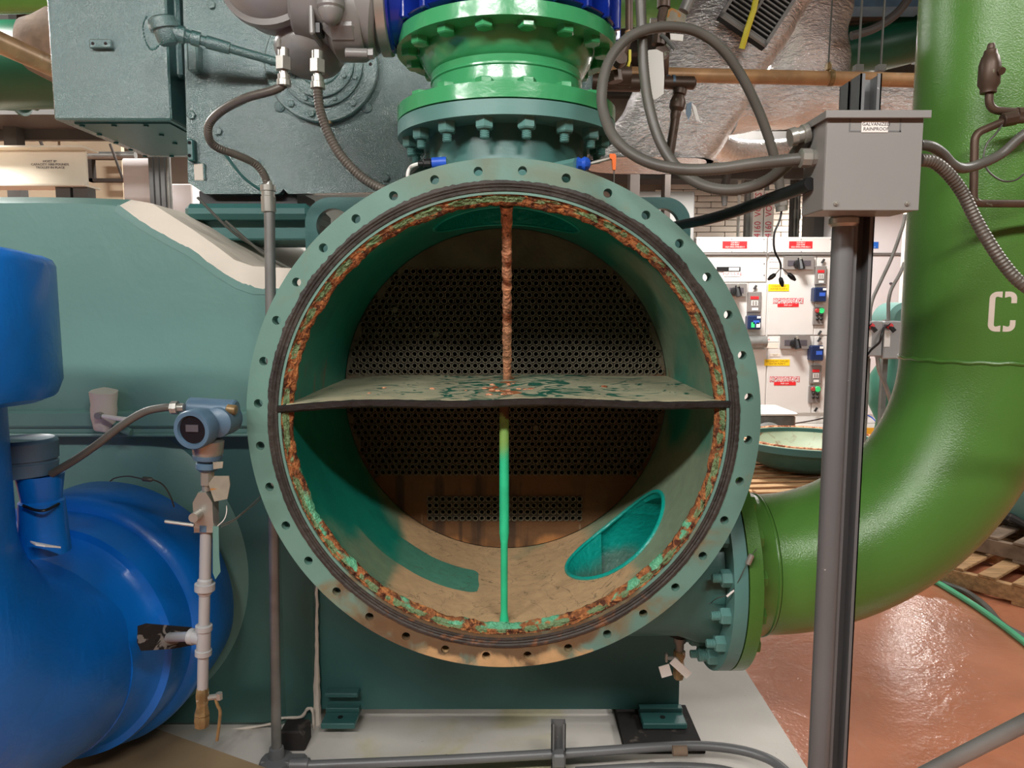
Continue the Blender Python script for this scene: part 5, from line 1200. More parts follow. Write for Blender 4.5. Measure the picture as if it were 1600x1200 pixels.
K3 = cab('switchgear_cabinet', 1307, 1412, 330, 'tall white cabinet behind the grey post, blue label', 'cabw')
def sign(par, x0, y0, x1, y1, m, lines, size, tm, Yf, dx=0, dy=0, w_=1.):
    mb = pxbox(x0, y0, x1, y1, Yf-.004, Yf); s = part('label_plate', mb, m, par); c = at((x0+x1)/2+dx, (y0+y1)/2+dy, Yf-.0045)
    if lines: text(lines, size, tm, par, c, width=w_)
    return s
F = MY-.003
for t, x0, x1, rx0, rx1 in ((K1, 1088, 1199, 1129, 1167.5), (K2, 1201, 1303, 1233, 1269.5)):
    d_ = door(t, x0, 371, x1, 395, name='top_panel'); sign(d_, rx0, 377, rx1, 388, 'red', 'CLR BKR 4\nFOR PUMP\nOLD OPEN-OWB-RELI 4', .0265, 'white', F, w_=.82)
    for xx in (x0+5, (x0+x1)/2, x1-5):
        for yy in (374, 393): mb = pxbox(xx-.6, yy-.6, xx+.6, yy+.6, F-.004, F); part('screw', mb, 'ink', d_)
    mb = pxbox(x0, 395.2, x1, 398, MY-.03, MY+.02); part('seam_trim', mb, 'cabgrey', t)
# left cabinet lower
d_ = door(K1, 1088, 398.5, 1198, 441); 
mb = pxbox(1120, 417, 1157, 423.5, F-.012, F); part('name_strip', mb, 'black', d_); mb = pxbox(1139, 418, 1155, 423, F-.015, F-.01); part('name_strip', mb, 'white', d_)
sign(d_, 1131, 424, 1157, 432, 'white', 'HSF CS A2', .05, 'redt', F)
for yy in (412, 430): mb = pxbox(1193.5, yy-.7, 1195, yy+.7, F-.006, F); part('screw', mb, 'ink', d_)
def handle_unit(par, x0, y0, x1, y1):
    mb = pxbox(x0, y0, x1, y1, F-.05, F); h = part('switch_panel', mb, 'cabgrey', par)
    mx_ = (x0+x1)/2; my = (y0+y1)/2
    mb = pxbox(x0+5, my-3.5, x1-5, my+5, F-.055, F-.049); part('slot_plate', mb, 'ink', h)
    mb = MB(); c = at(mx_-3, my+2, F-.06); mb.lathe(c, (0, -1, 0), [(0, .05), (.05, .045), (.055, 0)], 14); part('knob', mb, 'black', h)
    mb = MB(); mb.cyl(at(mx_+1, y0+3, F-.1), at(mx_+4, my+10, F-.13), .028, .04, n=8); part('handle', mb, 'black', h)
    mb = MB(); mb.cyl(at(mx_+2, y0+1, F-.13), at(mx_+3, y0+5, F-.13), .018, n=8); part('padlock', mb, 'steel', h)
def meter_grey(par, x0, y0, x1, y1, red=True):
    mb = pxbox(x0, y0, x1, y1, F-.04, F, bev=.008); h = part('relay_panel', mb, 'cabgrey', par); w_ = x1-x0; hh = y1-y0
    mb = pxbox(x0+w_*.2, y0+hh*.22, x1-w_*.2, y0+hh*.36, F-.045, F-.039); part('red_strip', mb, 'red', h)
    mb = pxbox(x0+w_*.25, y0+hh*.42, x1-w_*.25, y0+hh*.68, F-.045, F-.039); part('keypad', mb, 'cab', h)
    for i in range(2):
        for j in range(3): q = (x0+w_*(.34+.2*i), y0+hh*(.46+.07*j)); mb = pxbox(q[0], q[1], q[0]+w_*.12, q[1]+hh*.04, F-.048, F-.044); part('key', mb, 'cabgrey', h)
    mb = pxbox(x0+w_*.3, y0+hh*.78, x1-w_*.25, y0+hh*.9, F-.045, F-.039); part('white_tab', mb, 'white', h)
def meter_navy(par, x0, y0, x1, y1, green=False):
    mb = pxbox(x0, y0, x1, y1, F-.12, F, bev=.015); h = part('power_meter', mb, 'navy', par); w_ = x1-x0; hh = y1-y0
    mb = pxbox(x0+w_*.4, y0+hh*.35, x1-w_*.15, y0+hh*.6, F-.124, F-.119); part('display', mb, 'lcd', h)
    mb = pxbox(x0+w_*.68, y0+hh*.05, x1-w_*.05, y0+hh*.2, F-.124, F-.119); part('white_tab', mb, 'white', h)
    if green:
        mb = pxbox(x0+w_*.25, y0+hh*.48, x0+w_*.5, y0+hh*.85, F-.124, F-.119); part('lit_key', mb, 'ledg', h)
        mb = pxbox(x0+w_*.62, y0+hh*.5, x0+w_*.9, y0+hh*.85, F-.124, F-.119); part('white_key', mb, 'white', h)
def button_plate(par, x0, y0, x1, y1):
    mb = pxbox(x0, y0, x1, y1, F-.03, F, bev=.006); h = part('button_plate', mb, 'cabgrey', par); w_ = x1-x0; hh = y1-y0
    for (fx, fy, m, r) in ((.32, .17, 'ledr', .028), (.70, .18, 'ledg', .036), (.34, .43, 'black', .016), (.70, .43, 'black', .016), (.34, .66, 'black', .016), (.70, .66, 'black', .016)):
        c = at(x0+w_*fx, y0+hh*fy, F-.03); mb = MB(); mb.cyl(c, c+V((0, -.03, 0)), r, n=12, bev=.005); part('push_button', mb, m, h)
def knob_small(par, x, y):
    mb = MB(); mb.cyl(at(x-2, y+3, F-.03), at(x+2, y-3, F-.03), .014, n=6); part('t_latch', mb, 'black', par)
d2 = door(K1, 1120, 442, 1168, 536); handle_unit(d2, 1135, 443, 1167, 463)
d3 = door(K1, 1168, 442, 1198, 525); knob_small(d3, 1180, 449); meter_grey(d3, 1168.5, 456, 1190, 488); meter_navy(d3, 1168.5, 493, 1190, 515, True)
mb = MB(); mb.cyl(at(1166, 534, F-.09), at(1197, 534, F-.09), .07, n=20); part('round_duct', mb, 'rigid', K1)
d4 = door(K1, 1150, 545, 1197, 640)
# middle cabinet
d5 = door(K2, 1201, 399, 1274, 524); d6 = door(K2, 1274, 399, 1303, 524)
for (dd_, y0) in ((d5, 0),):
    sign(dd_, 1202, 402, 1218, 409, 'white', '+', .05, 'redt', F, dx=-4); mb = pxbox(1202, 411, 1218, 419, F-.004, F); part('label_plate', mb, 'white_ins', dd_)
    handle_unit(dd_, 1226, 400, 1272, 421)
    sign(dd_, 1200.5, 444, 1233, 455, 'yellow', 'CONDENSER\nWATER PUMP 4', .033, 'inky', F, w_=.9)
    mb = pxbox(1215, 474.5, 1248, 479.5, F-.004, F); part('label_plate', mb, 'red', dd_)
    text('HIGH VOLTAGE', .072, 'redt', dd_, at(1231.5, 470.5, F-.001), width=.7, bold=.009); text('HIGH VOLTAGE', .072, 'white', dd_, at(1231.5, 470.5, F-.003), width=.7, bold=.001)
    text('KEEP OUT', .022, 'white', dd_, at(1231.5, 477, F-.006))
knob_small(d6, 1286, 408); meter_grey(d6, 1274.5, 415.5, 1291.5, 445); meter_navy(d6, 1272.5, 449, 1292.5, 472); button_plate(d6, 1271, 480.5, 1287.5, 508); knob_small(d6, 1281, 520)
d7 = door(K2, 1198, 525, 1270, 646); d8 = door(K2, 1270, 525, 1299, 646)
sign(d7, 1197, 528, 1216, 534, 'white', '+', .05, 'redt', F, dx=-5); mb = pxbox(1197, 536, 1216, 544, F-.004, F); part('label_plate', mb, 'white_ins', d7)
handle_unit(d7, 1221, 524.5, 1266, 545)
sign(d7, 1203, 552.5, 1219, 557.5, 'white_ins', 'TEST', .03, 'inky', F)
sign(d7, 1194.5, 561.5, 1234, 571.5, 'yellow', 'SECONDARY CHILLED\nWATER PUMP 4', .031, 'inky', F, w_=.9)
mb = pxbox(1209.5, 597, 1243.5, 602, F-.004, F); part('label_plate', mb, 'red', d7)
text('HIGH VOLTAGE', .072, 'redt', d7, at(1226, 593, F-.001), width=.7, bold=.009); text('HIGH VOLTAGE', .072, 'white', d7, at(1226, 593, F-.003), width=.7, bold=.001); text('KEEP OUT', .022, 'white', d7, at(1226, 599.5, F-.006))
knob_small(d8, 1280, 531); meter_navy(d8, 1267, 540, 1288, 564); meter_grey(d8, 1266, 571, 1284, 600); button_plate(d8, 1264, 603, 1282, 630); knob_small(d8, 1275, 640)
# white cabinet
d_ = door(K3, 1308, 331, 1411, 396, 'cabw', name='top_panel'); sign(d_, 1345, 378, 1372.5, 388, 'bluel', 'CLR BKR\nPRIMARY\nPUMP FEED 4', .024, 'white', F)
mb = pxbox(1307, 396.5, 1411, 398.5, MY-.02, MY+.02); part('seam_trim', mb, 'cabgrey', K3)
door(K3, 1308, 399, 1403, 648, 'cabw'); door(K3, 1404, 399, 1412, 648, 'cabw', name='side_strip')
mb = MB(); c = at(1391, 443, F); mb.cyl(c, c+V((0, -.03, 0)), .014, n=8); part('knob', mb, 'ink', K3)
# dark grey cabinet behind the lug, conduits and HV ducts on brick wall
mb = MB(); a = at(985, 300, 8.75); b = at(1086, 300, 8.75); mb.box(a.x, b.x, 8.75, 9.4, .16, at(0, 299, 8.75).z, bev=.012)
solo('grey_cabinet', mb, 'box', 'plain grey cabinet behind the right lifting lug', 'cabinet')
for i, (x0, x1) in enumerate(((1176.5, 1192.5), (1194, 1209))):
    t = thing('voltage_duct', (at((x0+x1)/2, 370, MY+.3).x, MY+.3, at(0, 371, MY+.3).z), ['left upright white duct with red voltage lettering', 'right upright white duct with red voltage lettering'][i], 'duct')
    mb = pxbox(x0, 298, x1, 371, MY+.3, MY+.45); part('duct', mb, 'white', t)
    text('4160  VOLTS', .115, 'redt', t, at((x0+x1)/2, 336, MY+.296), rot=Matrix.Rotation(-PI/2, 3, 'Y'), width=.86)
mb = MB(); mb.box(at(1166, 330, MY+.4).x, at(1174, 330, MY+.4).x, MY+.4, MY+.5, at(0, 371, MY+.4).z, at(0, 225, MY+.4).z); solo('channel_riser', mb, 'rigid', 'dark channel left of the lettered ducts', 'channel')
for i, (x, m, r, lab) in enumerate(((1155, 'white', .02, 'thin white cable on the brick wall'), (1184, 'rigid', .03, 'left upright conduit above the lettered ducts'), (1198, 'rigid', .03, 'right upright conduit above the lettered ducts'), (1243, 'rigid', .022, 'thin twin conduit by the grey box, left'), (1248.5, 'rigid', .022, 'thin twin conduit by the grey box, right'), (1238, 'ceilgrey', .03, 'dull conduit left of the twin conduits'))):
    y1 = 371 if x not in (1184, 1198) else 298
    mb = MB(); z1_ = at(x, 190, MY+.6).z; z0_ = at(x, y1, MY+.6).z; c = at(x, 300, MY+.6).x; mb.cyl((c, MY+.6, z0_), (c, MY+.6, z1_), r, n=12)
    if x in (1243, 1248.5): zz = at(x, 335, MY+.6).z; mb.cyl((c, MY+.6, zz-.06), (c, MY+.6, zz+.06), r*1.5, n=12)
    solo('wall_conduit', mb, m, lab, 'conduit')
mb = MB(); mb.box(at(1268, 330, MY+.5).x, at(1303, 330, MY+.5).x, MY+.4, MY+.8, at(0, 371, MY+.5).z, at(0, 262, MY+.5).z); solo('grey_wall_duct', mb, 'ceilgrey', 'plain grey duct above the middle cabinet', 'duct')
mb = MB(); mb.cyl(at(1143, 232, 8.8), at(1140, 262, 8.8), .04, n=12); mb.cyl(at(1140, 262, 8.8), at(1132, 292, 8.8), .04, .05, n=12); mb.cyl(at(1132, 292, 8.8), at(1132, 322, 8.8), .05, .03, n=12); solo('bent_duct', mb, 'ceilgrey', 'small dull angled duct in front of the bricks', 'duct')
# horizontal strut rack across the bricks
mb = MB(); a = at(985, 248, 8.5); b = at(1270, 252, 8.5); mb.box(a.x, b.x, 8.5, 8.56, a.z-.03, a.z+.03); solo('white_tube_rack', mb, 'white', 'thin pale horizontal rail under the foil duct', 'rail')
mb = MB(); a = at(985, 270, 9.2); b = at(1290, 272, 9.2); mb.box(a.x, b.x, 9.2, 9.3, a.z-.07, a.z+.05); solo('wall_channel', mb, 'ceilgrey', 'dark horizontal channel fixed in front of the brick wall', 'channel')
# big plain plenum / dark ducts above wall
mb = MB(); a = at(940, 215, 8.2); b = at(1440, 215, 8.2); mb.box(a.x, b.x, 8.2, 10.4, at(0, 236, 8.2).z, at(0, 205, 8.2).z); solo('grey_plenum', mb, 'ceilgrey', 'long grey duct band under the ceiling behind the foil ducts', 'duct')
mb = MB(); a = at(985, 275, 8.0); b = at(1050, 275, 8.0); mb.box(a.x, at(1000, 275, 8.0).x, 8.0, 8.2, 0, at(0, 250, 8.0).z); mb.box(at(1041, 200, 8.).x, at(1050, 200, 8.).x, 8.0, 8.2, 0, at(0, 150, 8.0).z)
solo('dark_stanchions', mb, 'dkceil', 'dark brown uprights behind the orange lever', 'column')
# ------------------------------------------------------------------ ducts
def foiltube(pts, r, name, lab, n=40, k=8, amp=.04, fq=3, crim=0, fl_=None):
    mb = MB(); P = resample(spline(pts, k), .05 if not crim else crim); mb.tube(P, r, n, rfun=(lambda t, p: r) if not crim else (lambda t, p: r*(1+.03*math.sin(t*len(P)*PI))))
    for v in mb.v: v += V((ns(v.x*fq, v.y*fq, v.z*fq), ns(v.x*fq+9, v.y*fq, v.z*fq), ns(v.x*fq, v.y*fq+9, v.z*fq)))*amp
    return solo(name, mb, 'foil', lab, 'duct', ang=60)
DY = 5.0
mb = MB(); a0 = at(930, 385, DY); a1 = at(1235, -90, DY+.2); ax_ = (a1-a0).normalized(); side = V((ax_.z, 0, -ax_.x)).normalized(); dpt = V((0, 1, 0))
n1, n2 = 40, 36; vs = []; fs = []
for i in range(n1+1):
    t = i/n1; c = a0.lerp(a1, t)
    for j in range(n2):
        q = 2*PI*j/n2; co, si = math.cos(q), math.sin(q); e = .55; cx_ = math.copysign(abs(co)**e, co)*.33; cy_ = math.copysign(abs(si)**e, si)*.3
        p = c+side*cx_+dpt*cy_; f_ = .03*ns(p.x*4, p.y*4, p.z*4)+.012*ns(p.x*14, p.y*9, p.z*14); vs.append(p+(side*co+dpt*si)*f_)
for i in range(n1):
    for j in range(n2): fs.append((i*n2+j, i*n2+(j+1) % n2, (i+1)*n2+(j+1) % n2, (i+1)*n2+j))
zc0 = at(1000, 257, DY).z
for v in vs:
    if v.z < zc0: v += ax_*((zc0-v.z)/ax_.z)
fs += [tuple(range(n2)), tuple(n1*n2+j for j in range(n2))[::-1]]
mb.add(vs, fs); DU = thing('foil_wrapped_duct', at(1000, 257, DY), 'wide foil-wrapped duct slanting up behind the looped conduit', 'duct'); part('duct', mb, 'foil', DU, ang=60)
# register grille on its face
gc = at(1190, 2, DY-.33); rot = Matrix((side, (0, 1, 0), ax_)).transposed()
mb = MB(); fr = []
W_, H_ = .17, .22
for q in ((-W_, -W_+.02, -H_, H_), (W_-.02, W_, -H_, H_), (-W_, W_, -H_, -H_+.02), (-W_, W_, H_-.02, H_), (-.008, .008, -H_, H_)): mb.box(q[0], q[1], -.03, .0, q[2], q[3])
for i, v in enumerate(mb.v): mb.v[i] = gc+rot @ v
gr = part('register_frame', mb, 'box', DU)
mb = MB(); mb.box(-W_, W_, -.002, .06, -H_, H_)
for i, v in enumerate(mb.v): mb.v[i] = gc+rot @ v
part('register_back', mb, 'dark', DU)
for i in range(14):
    mb = MB(); y = -H_+.03+i*(2*H_-.06)/13; mb.box(-W_+.015, W_-.015, -.022, -.010, y-.0045, y+.0045)
    for j, v in enumerate(mb.v): mb.v[j] = gc+rot @ v
    part('louvre', mb, 'box', gr)
mb = MB(); mb.tube([at(1185, -20, DY-.42), at(1178, 15, DY-.42), at(1168, 45, DY-.40), at(1159, 76, DY-.36)], .018, 8); solo('yellow_strap', mb, 'ytape', 'yellow strap dangling in front of the duct grille', 'strap')
foiltube([at(1270, -90, 5.9), at(1268, 0, 5.9), at(1266, 60, 5.9), at(1262, 130, 5.95), at(1262, 160, 6.0)], .285, 'upright_foil_duct', 'upright crinkled foil duct right of the slanting one', amp=.05, fq=4)
foiltube([at(1140, 168, 5.7), at(1200, 164, 5.75), at(1300, 160, 5.8), at(1450, 162, 5.8)], .20, 'level_foil_duct', 'level foil-wrapped duct behind the top of the grey box', amp=.05, fq=4)
foiltube([at(1060, 190, 5.6), at(1095, 210, 5.7), at(1135, 234, 5.9), at(1180, 240, 6.1), at(1235, 236, 6.3), at(1300, 234, 6.5)], .10, 'flexible_foil_duct', 'crinkled flexible foil duct curving behind the conduit loops', crim=.022, amp=.01)
# overhead pipes
CPY = 3.4
mb = MB(); a = at(920, 114, CPY); b = at(1440, 126, CPY); mb.cyl(a, b, .031, n=24); TP = thing('tan_pipe', (a+b)/2, 'long tan level pipe crossing behind the grey box', 'pipe'); part('pipe', mb, 'copper', TP)
mb = MB(); c = at(1297, 122, CPY); mb.lathe(c+V((-.01, 0, 0)), (1, 0, 0), [(0, .036), (.02, .036)], 20); mb.box(c.x-.02, c.x+.0, CPY-.02, CPY+.02, c.z+.03, c.z+.065, bev=.005); hg = part('pipe_hanger', mb, 'brass', TP)
mb = MB(); mb.cyl((c.x-.01, CPY, c.z+.06), (c.x+.02, CPY, 4.55), .004, n=6); part('hanger_rod', mb, 'wire', hg)
for xx in (1341, 1376):
    mb = MB(); c = at(xx, 102, 3.9); mb.cyl(c, (c.x+.02, 3.9, 4.58), .006, n=6); mb.box(c.x-.02, c.x+.02, 3.88, 3.92, c.z-.03, c.z); solo('hanger_rod', mb, 'wire', 'thin %s hanger rod in front of the dark-green pipe' % ('left' if xx == 1341 else 'right'), 'rod')
BPp = thing('brown_drop_pipe', at(1048, 240, CPY-.1), 'dark brown drop pipe with tee and ball valve below the tan pipe', 'pipe')
Yb = CPY-.08
mb = MB(); mb.cyl(at(1035, 129, Yb), at(1085, 130, Yb), .028, n=14, bev=.004); mb.cyl(at(1083, 130, Yb), at(1087, 130, Yb), .018, n=8); part('tee', mb, 'brownp', BPp)
mb = MB(); mb.lathe(at(1063, 136, Yb), at(1055, 182, Yb)-at(1063, 136, Yb), [(0, .02), (.01, .03), (.03, .03), (.035, .022), (.06, .034), (.09, .034), (.105, .022), (.12, .024), (.14, .02)], 12); part('valve_body', mb, 'brownp', BPp)
mb = MB(); mb.cyl(at(1056, 180, Yb), at(1043, 262, Yb), .020, n=14); part('pipe', mb, 'brownp', BPp)
mb = MB(); mb.prism([xz(p, Yb-.04) for p in ((1072, 163), (1080, 160), (1079, 180), (1075, 188), (1071, 178))], 'y', Yb-.05, Yb-.045); part('blue_tag', mb, 'bluegrey', BPp)
mb = MB(); mb.prism([xz(p, Yb-.04) for p in ((1080, 160), (1087, 166), (1094, 190), (1088, 188))], 'y', Yb-.04, Yb-.035); part('tape', mb, 'white', BPp)
mb = MB(); mb.cyl(at(1040, 128, Yb+.01), at(1046, 128, Yb+.01), .029, n=14); mb.cyl(at(1050, 128, Yb), at(1054, 128, Yb), .029, n=14); part('blue_tape', mb, 'bluegrey', BPp)
# valve cluster above with tags
UP = thing('upper_valve', at(1045, 100, 3.0), 'brass valve with lever and white tags above the tan pipe', 'valve')
Yu = 3.0
mb = MB(); mb.cyl(at(1038, -30, Yu), at(1037, 12, Yu), .026, n=14); mb.cyl(at(1037, 12, Yu), at(1032, 36, Yu), .018, n=8); mb.cyl(at(1032, 36, Yu), at(1028, 70, Yu), .026, n=10); part('body', mb, 'brownp', UP)
mb = MB(); mb.cyl(at(1016, 33, Yu-.02), at(1026, 33, Yu-.02), .012, n=8); part('stem', mb, 'steel', UP)
mb = MB(); mb.tube([at(1034, 55, Yu-.03), at(1040, 60, Yu-.05), at(1055, 77, Yu-.06)], .008, 8); part('lever', mb, 'rigid', UP)
mb = MB(); mb.prism([xz(p, Yu-.05) for p in ((1040, 38), (1044, 16), (1049, 13), (1060, 17), (1071, 24), (1071, 42), (1040, 42))], 'y', Yu-.055, Yu-.05); part('tag', mb, 'cardb', UP)
mb = MB(); mb.prism([xz(p, Yu-.05) for p in ((1047, 52), (1068, 54), (1067, 64), (1048, 62))], 'y', Yu-.05, Yu-.045); part('tag', mb, 'white', UP)
mb = MB(); mb.prism([xz(p, 2.9) for p in ((1008, 82), (1014, 78), (1026, 77), (1036, 82), (1038, 118), (1037, 146), (1023, 156), (1012, 150))], 'y', 2.9, 2.906); part('long_tag', mb, 'white', UP, 'long blank white tag')
mb = MB(); mb.cyl(at(1034, 82, Yu), at(1034, 118, CPY), .03, n=10); part('drop', mb, 'brownp', UP)
mb = MB(); mb.cyl(at(1085, -20, 3.1), at(1068, 18, 3.1), .022, n=12); solo('slanted_conduit', mb, 'rigid', 'short slanted conduit above the white tags', 'conduit')
SGp = thing('brown_riser_pipe', at(983, 120, 2.6), 'slim brown pipe bending beside the conduit loop, with yellow tape', 'pipe')
mb = MB(); mb.tube(fillet([at(983, -60, 2.5), at(983, 62, 2.5), at(968, 95, 2.5)], .03), .0125, 12); part('pipe', mb, 'brownp', SGp)
mb = MB(); mb.cyl(at(983, 49, 2.5), at(983, 59, 2.5), .0145, n=12); part('sleeve', mb, 'copper', SGp)
mb = MB(); mb.lathe(at(966, 98, 2.5), (.1, -1, .1), [(0, .02), (.02, .024), (.04, .02), (.04, .01)], 14); mb.cyl(at(960, 112, 2.55), at(962, 128, 2.55), .025, n=10); part('valve_body', mb, 'brownp', SGp)
mb = MB(); mb.tube([at(984, 78, 2.5), at(984, 95, 2.5), at(981, 104, 2.5)], .005, 6); part('yellow_tape', mb, 'ytape', SGp)
mb = MB(); mb.cyl(at(925, 128, 2.9), at(1000, 130, 2.9), .032, n=16); mb.cyl(at(965, 118, 2.88), at(985, 118, 2.88), .04, n=12); solo('dark_branch', mb, 'brownp', 'dark brown branch pipe behind the bright-green spool', 'pipe')
# dark green pipe, right top; blue-grey beam
mb = MB(); mb.tube(spline([at(1200, 92, 6.6), at(1320, 80, 6.6), at(1400, 66, 6.5), at(1480, 40, 6.4)], 6), .20, 32); solo('dark_green_pipe', mb, 'dgreen', 'dark-green overhead pipe left of the grass-green riser', 'pipe')
mb = MB(); mb.cyl(at(940, 12, 5.6), at(1120, -4, 5.6), .15, n=24); solo('olive_pipe', mb, 'pipe', 'olive-green overhead pipe behind the brown riser pipe', 'pipe')
mb = MB(); a = at(1300, 2, 6.0); b = at(1450, 2, 6.0); mb.box(a.x, b.x, 6.0, 6.2, a.z-.04, a.z+.14); solo('blue_grey_beam', mb, 'bluegrey', 'blue-grey overhead beam at the top right', 'beam')
mb = MB(); mb.tube(spline([at(1425, -10, 5.5), at(1400, 22, 5.5), at(1365, 45, 5.5), at(1330, 56, 5.5)], 6), .03, 10); solo('overhead_cable', mb, 'ceilgrey', 'dark cable curving over the dark-green pipe', 'cable')
mb = MB(); a = at(1310, 108, 7.0); b = at(1440, 112, 7.0); mb.box(a.x, b.x, 7.0, 7.2, a.z-.06, a.z+.04); mb.box(b.x-.04, b.x, 7.05, 7.1, a.z, 4.59); solo('grey_channel', mb, 'ceilgrey', 'grey channel above the tan pipe near the riser', 'channel')
mb = MB(); a = at(1428, 300, 7.4); mb.box(a.x-.04, a.x+.05, 7.4, 7.5, 0, 4.5); solo('cream_post', mb, 'beam', 'slim cream post right beside the edge of the green riser', 'post')
# ------------------------------------------------------------------ disconnect switches and pump
SWY = 5.6
for i, (x0, x1) in enumerate(((1352, 1379), (1381, 1412))):
    t = thing('disconnect_switch', (at((x0+x1)/2, 560, SWY).x, SWY, at(0, 557, SWY).z), 'grey safety switch with black and red handle, %s of the pair' % ('left' if i == 0 else 'right'), 'switch')
    mb = pxbox(x0, 502, x1, 557+i*4, SWY, SWY+.14, bev=.008); part('body', mb, 'silverpaint', t)
    mb = pxbox(x0+1, 516, x0+10, 542, SWY-.006, SWY); part('label_plate', mb, 'white', t)
    mb = pxbox(x0+1, 507, x0+13, 513, SWY-.006, SWY); part('dark_label', mb, 'ink', t)
    mb = MB(); mb.cyl(at(x0+7, 507, SWY-.03), at(x0+17, 518, SWY-.05), .018, n=8); lv = part('lever', mb, 'black', t)
    mb = MB(); mb.cyl(at(x0+8, 508, SWY-.03), at(x0+12, 511.5, SWY-.035), .0215, n=8); part('red_stripe', mb, 'red', lv)
    mb = MB(); c = at(x0+7, 560, SWY+.1).x; mb.box(c-.02, c+.02, SWY+.141, SWY+.18, 0, at(0, 500, SWY).z); part('support_strut', mb, 'rigid', t)
mb = MB(); mb.tube(spline([at(1381, 512, SWY-.02), at(1377, 525, SWY-.05), at(1374, 535, SWY-.03), at(1360, 548, SWY), at(1350, 565, SWY), at(1344, 590, SWY)], 5), .009, 6); part('cord', mb, 'black', t)
mb = MB(); mb.tube(spline([at(1371, 558, SWY-.02), at(1374, 580, SWY-.02), at(1385, 605, SWY-.02), at(1395, 640, SWY-.02)], 5), .016, 8); solo('flexible_lead', mb, 'rigid', 'pale flexible lead running down from the safety switches', 'conduit')
for i, P in enumerate((((1359, 502), (1360, 480), (1364, 465), (1395, 400), (1412, 350), (1414, 335)), ((1388, 502), (1388, 470), (1392, 452), (1408, 425), (1413, 410)))):
    mb = MB(); mb.tube(fillet([at(x, y, SWY+.05) for x, y in P], .1), .013, 10); solo('switch_conduit', mb, 'rigid', 'bent grey conduit rising from the %s safety switch' % ('left', 'right')[i], 'conduit')
mb = MB(); mb.cyl(at(1357, 560, SWY+.2), (at(1350, 680, SWY+.2).x, SWY+.2, .02), .016, n=10); solo('switch_conduit', mb, 'rigid', 'straight conduit dropping to the floor below the safety switches', 'conduit')
PM = thing('green_pump', (at(1400, 600, 6.3).x, 6.4, 0), 'teal pump body glimpsed behind the safety switches', 'pump')
mb = MB(); c = at(1398, 500, 6.3); mb.lathe((c.x, 6.1, c.z), (0, 1, 0), [(0, .0), (0, .11), (.03, .15), (.3, .15)], 28); part('motor_head', mb, 'insul', PM)
mb = MB(); c = at(1392, 590, 6.4); mb.lathe((c.x+.03, 6.4, .0), (0, 0, 1), [(0, .16), (.5, .14), (.6, .13), (.75, .2), (1.0, .2), (1.12, .13), (1.3, .12), (1.5, .1)], 28); part('casing', mb, 'pumpg', PM)
# ------------------------------------------------------------------ removed end cover on pallets
def pallet(name, lab, cx, cy, z0, yaw, L=1.2, Wd=1.0, m='wood', nb=7, notch=False):
    t = thing(name, (cx, cy, z0), lab, 'pallet'); rt = Matrix.Translation((cx, cy, z0)) @ Matrix.Rotation(yaw, 4, 'Z')
    for i in range(nb):
        y = -Wd/2+.05+i*(Wd-.1)/(nb-1)
        mb = MB(); x0 = R.uniform(-.008, .008); mb.box(-L/2+x0, L/2+x0, y-.045, y+.045, .107, .125, mx=rt, bev=.003); part('deck_board', mb, m, t)
    for x in (-L/2+.02, 0, L/2-.02):
        mb = MB(); mb.box(x-.02, x+.02, -Wd/2, Wd/2, .018, .107, mx=rt, bev=.003); part('stringer', mb, m, t)
    for y in (-Wd/2+.05, 0, Wd/2-.05):
        mb = MB(); mb.box(-L/2, L/2, y-.045, y+.045, .0, .018, mx=rt, bev=.002); part('bottom_board', mb, m, t)
    return t
cvY = 6.6; cvx = at(1262, 690, cvY).x
pallet('wooden_pallet', 'wooden pallet under the removed dished cover', cvx-.12, cvY-.12, 0, .12, 1.4, 1.3, nb=8)
DC = thing('dished_cover', (cvx, cvY, .126), 'removed dished teal end cover lying face up, lining stained', 'cover')
r_ = .66; zr = at(1262, 706, cvY-r_).z
mb = MB(); mb.lathe((cvx, cvY, 0), (0, 0, 1), [(.126, 0.), (.13, .2), (.16, .38), (.23, .52), (zr-.055, .60)], 72, cap=False); mb.lathe((cvx, cvY, 0), (0, 0, 1), [(zr-.055, .55), (zr-.055, r_), (zr, r_), (zr, .55)], 72, closed=True); part('shell', mb, 'compd', DC)
mb = MB(); mb.lathe((cvx, cvY, 0), (0, 0, 1), [(zr+.001, r_-.02), (zr+.002, .565), (zr-.06, .54), (.26, .44), (.20, .3), (.18, 0.)], 72, cap=False); part('lining', mb, 'cover_in', DC)
mb = MB(); mb.tube([V((cvx+.60*math.cos(a*.1), cvY+.60*math.sin(a*.1), zr+.01*abs(ns(a, 0, 0)))) for a in range(64)], .02, 6, cap=False, rfun=lambda t, p: .014+.012*abs(ns(t*40, 0, 0))); part('rust_ring', mb, 'rustrod', DC)
CRt = thing('metal_case', (at(1200, 655, 7.6).x, 7.6, 0), 'grey metal case with pale lid standing behind the dished cover', 'case')
mb = MB(); a = at(1150, 655, 7.5); b = at(1244, 655, 7.5); mb.box(a.x, b.x, 7.5, 8.1, .25, at(0, 648, 7.5).z-.01, bev=.02); part('body', mb, 'rigid', CRt)
mb = MB(); mb.box(a.x-.01, b.x+.01, 7.48, 8.12, at(0, 648, 7.5).z-.01, at(0, 648, 7.5).z+.02, bev=.01); part('lid', mb, 'white', CRt)
mb = MB(); mb.lathe(at(1206, 690, 7.35), (0, 1, 0), [(0, .10), (0, .17), (.12, .18), (.14, .12)], 30); part('fan_guard', mb, 'rigid', CRt)
mb = MB(); mb.box(a.x, b.x, 7.5, 8.1, 0, .25); part('stand', mb, 'woodg', CRt)
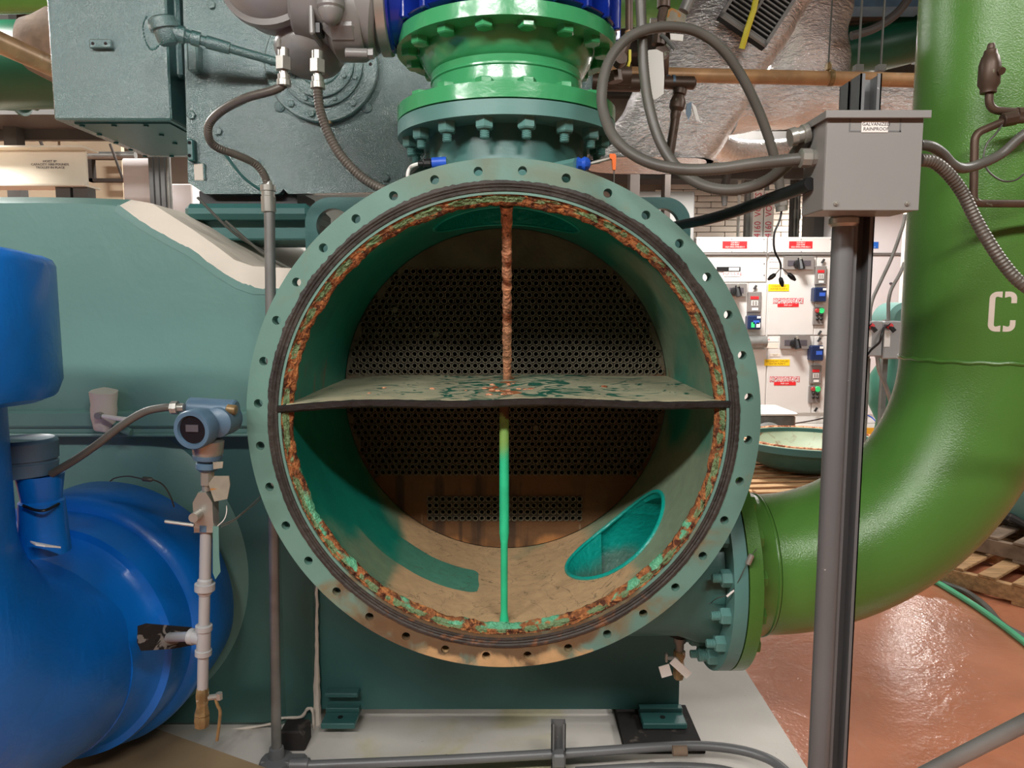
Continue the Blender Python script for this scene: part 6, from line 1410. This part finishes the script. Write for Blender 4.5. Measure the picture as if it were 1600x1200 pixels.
mb = MB(); mb.tube(spline([at(1240, 662, 7.9), at(1270, 657, 8.2), at(1300, 650, 8.3), at(1325, 642, 8.4)], 6), .008, 6); part('cable', mb, 'black', CRt)
mb = MB(); mb.tube(spline([at(1340, 646, 8.66), at(1360, 651, 8.66), at(1372, 665, 8.6), atz(1374, 684, .01)], 6), .008, 6); solo('network_cable', mb, 'lcd', 'thin blue cord hanging by the yellow plinth edge', 'cord')
# second cover remains on pallets, right edge
pa = atz(1550, 935, 0)
pallet('wooden_pallet', 'light wooden pallet at the right edge, bottom of the stack', pa.x+.55, pa.y+.25, .0, .66, 1.2, 1.1, nb=7)
pallet('weathered_pallet', 'weathered grey pallet at the right edge, top of the stack', pa.x+.75, pa.y+.55, .126, .66, 1.2, 1.1, 'woodg', nb=7)
IR = thing('insulated_cover', (pa.x+1.0, pa.y+.75, .26), 'second insulated teal cover with torn black edge on the pallets, right edge', 'cover')
mb = MB(); mb.lathe((pa.x+.95, pa.y+.80, .26), (0, 0, 1), [(0, .50), (.05, .60), (.12, .63), (.42, .62), (.52, .55), (.6, .35), (.62, 0)], 60)
for v in mb.v: v += V((ns(v.x*4, v.y*4, v.z*4), ns(v.z*4, v.x*4, 1), ns(v.x*4, v.y*4, 3)))*.02
part('shell', mb, 'insul', IR)
mb = MB(); pts = [V((pa.x+.95+.63*math.cos(a*.1), pa.y+.80+.63*math.sin(a*.1), .30+.05*ns(a*.4, 0, 0))) for a in range(64)]; mb.tube(pts, .03, 8, cap=False, rfun=lambda t, p: .03+.03*ns(t*60, 0, 0)); part('torn_edge', mb, 'rubber', IR)
# hoses
for (P, m, n_, lab, r) in ((((1452, 903), (1480, 919), (1520, 944), (1560, 972), (1600, 1003), (1660, 1050), (1800, 1120), (2100, 1180)), 'hose', 'garden_hose', 'pale green hose lying on the red floor at the right', .016), (((1450, 893), (1478, 912), (1510, 925), (1540, 947), (1565, 975), (1600, 995), (1660, 1030), (1800, 1090), (2100, 1140)), 'flex', 'floor_cable', 'dark grey cable lying beside the green hose', .016)):
    mb = MB(); mb.tube(spline([atz(x, y, r) for x, y in P], 8), r, 10); solo(n_, mb, m, lab, 'hose')
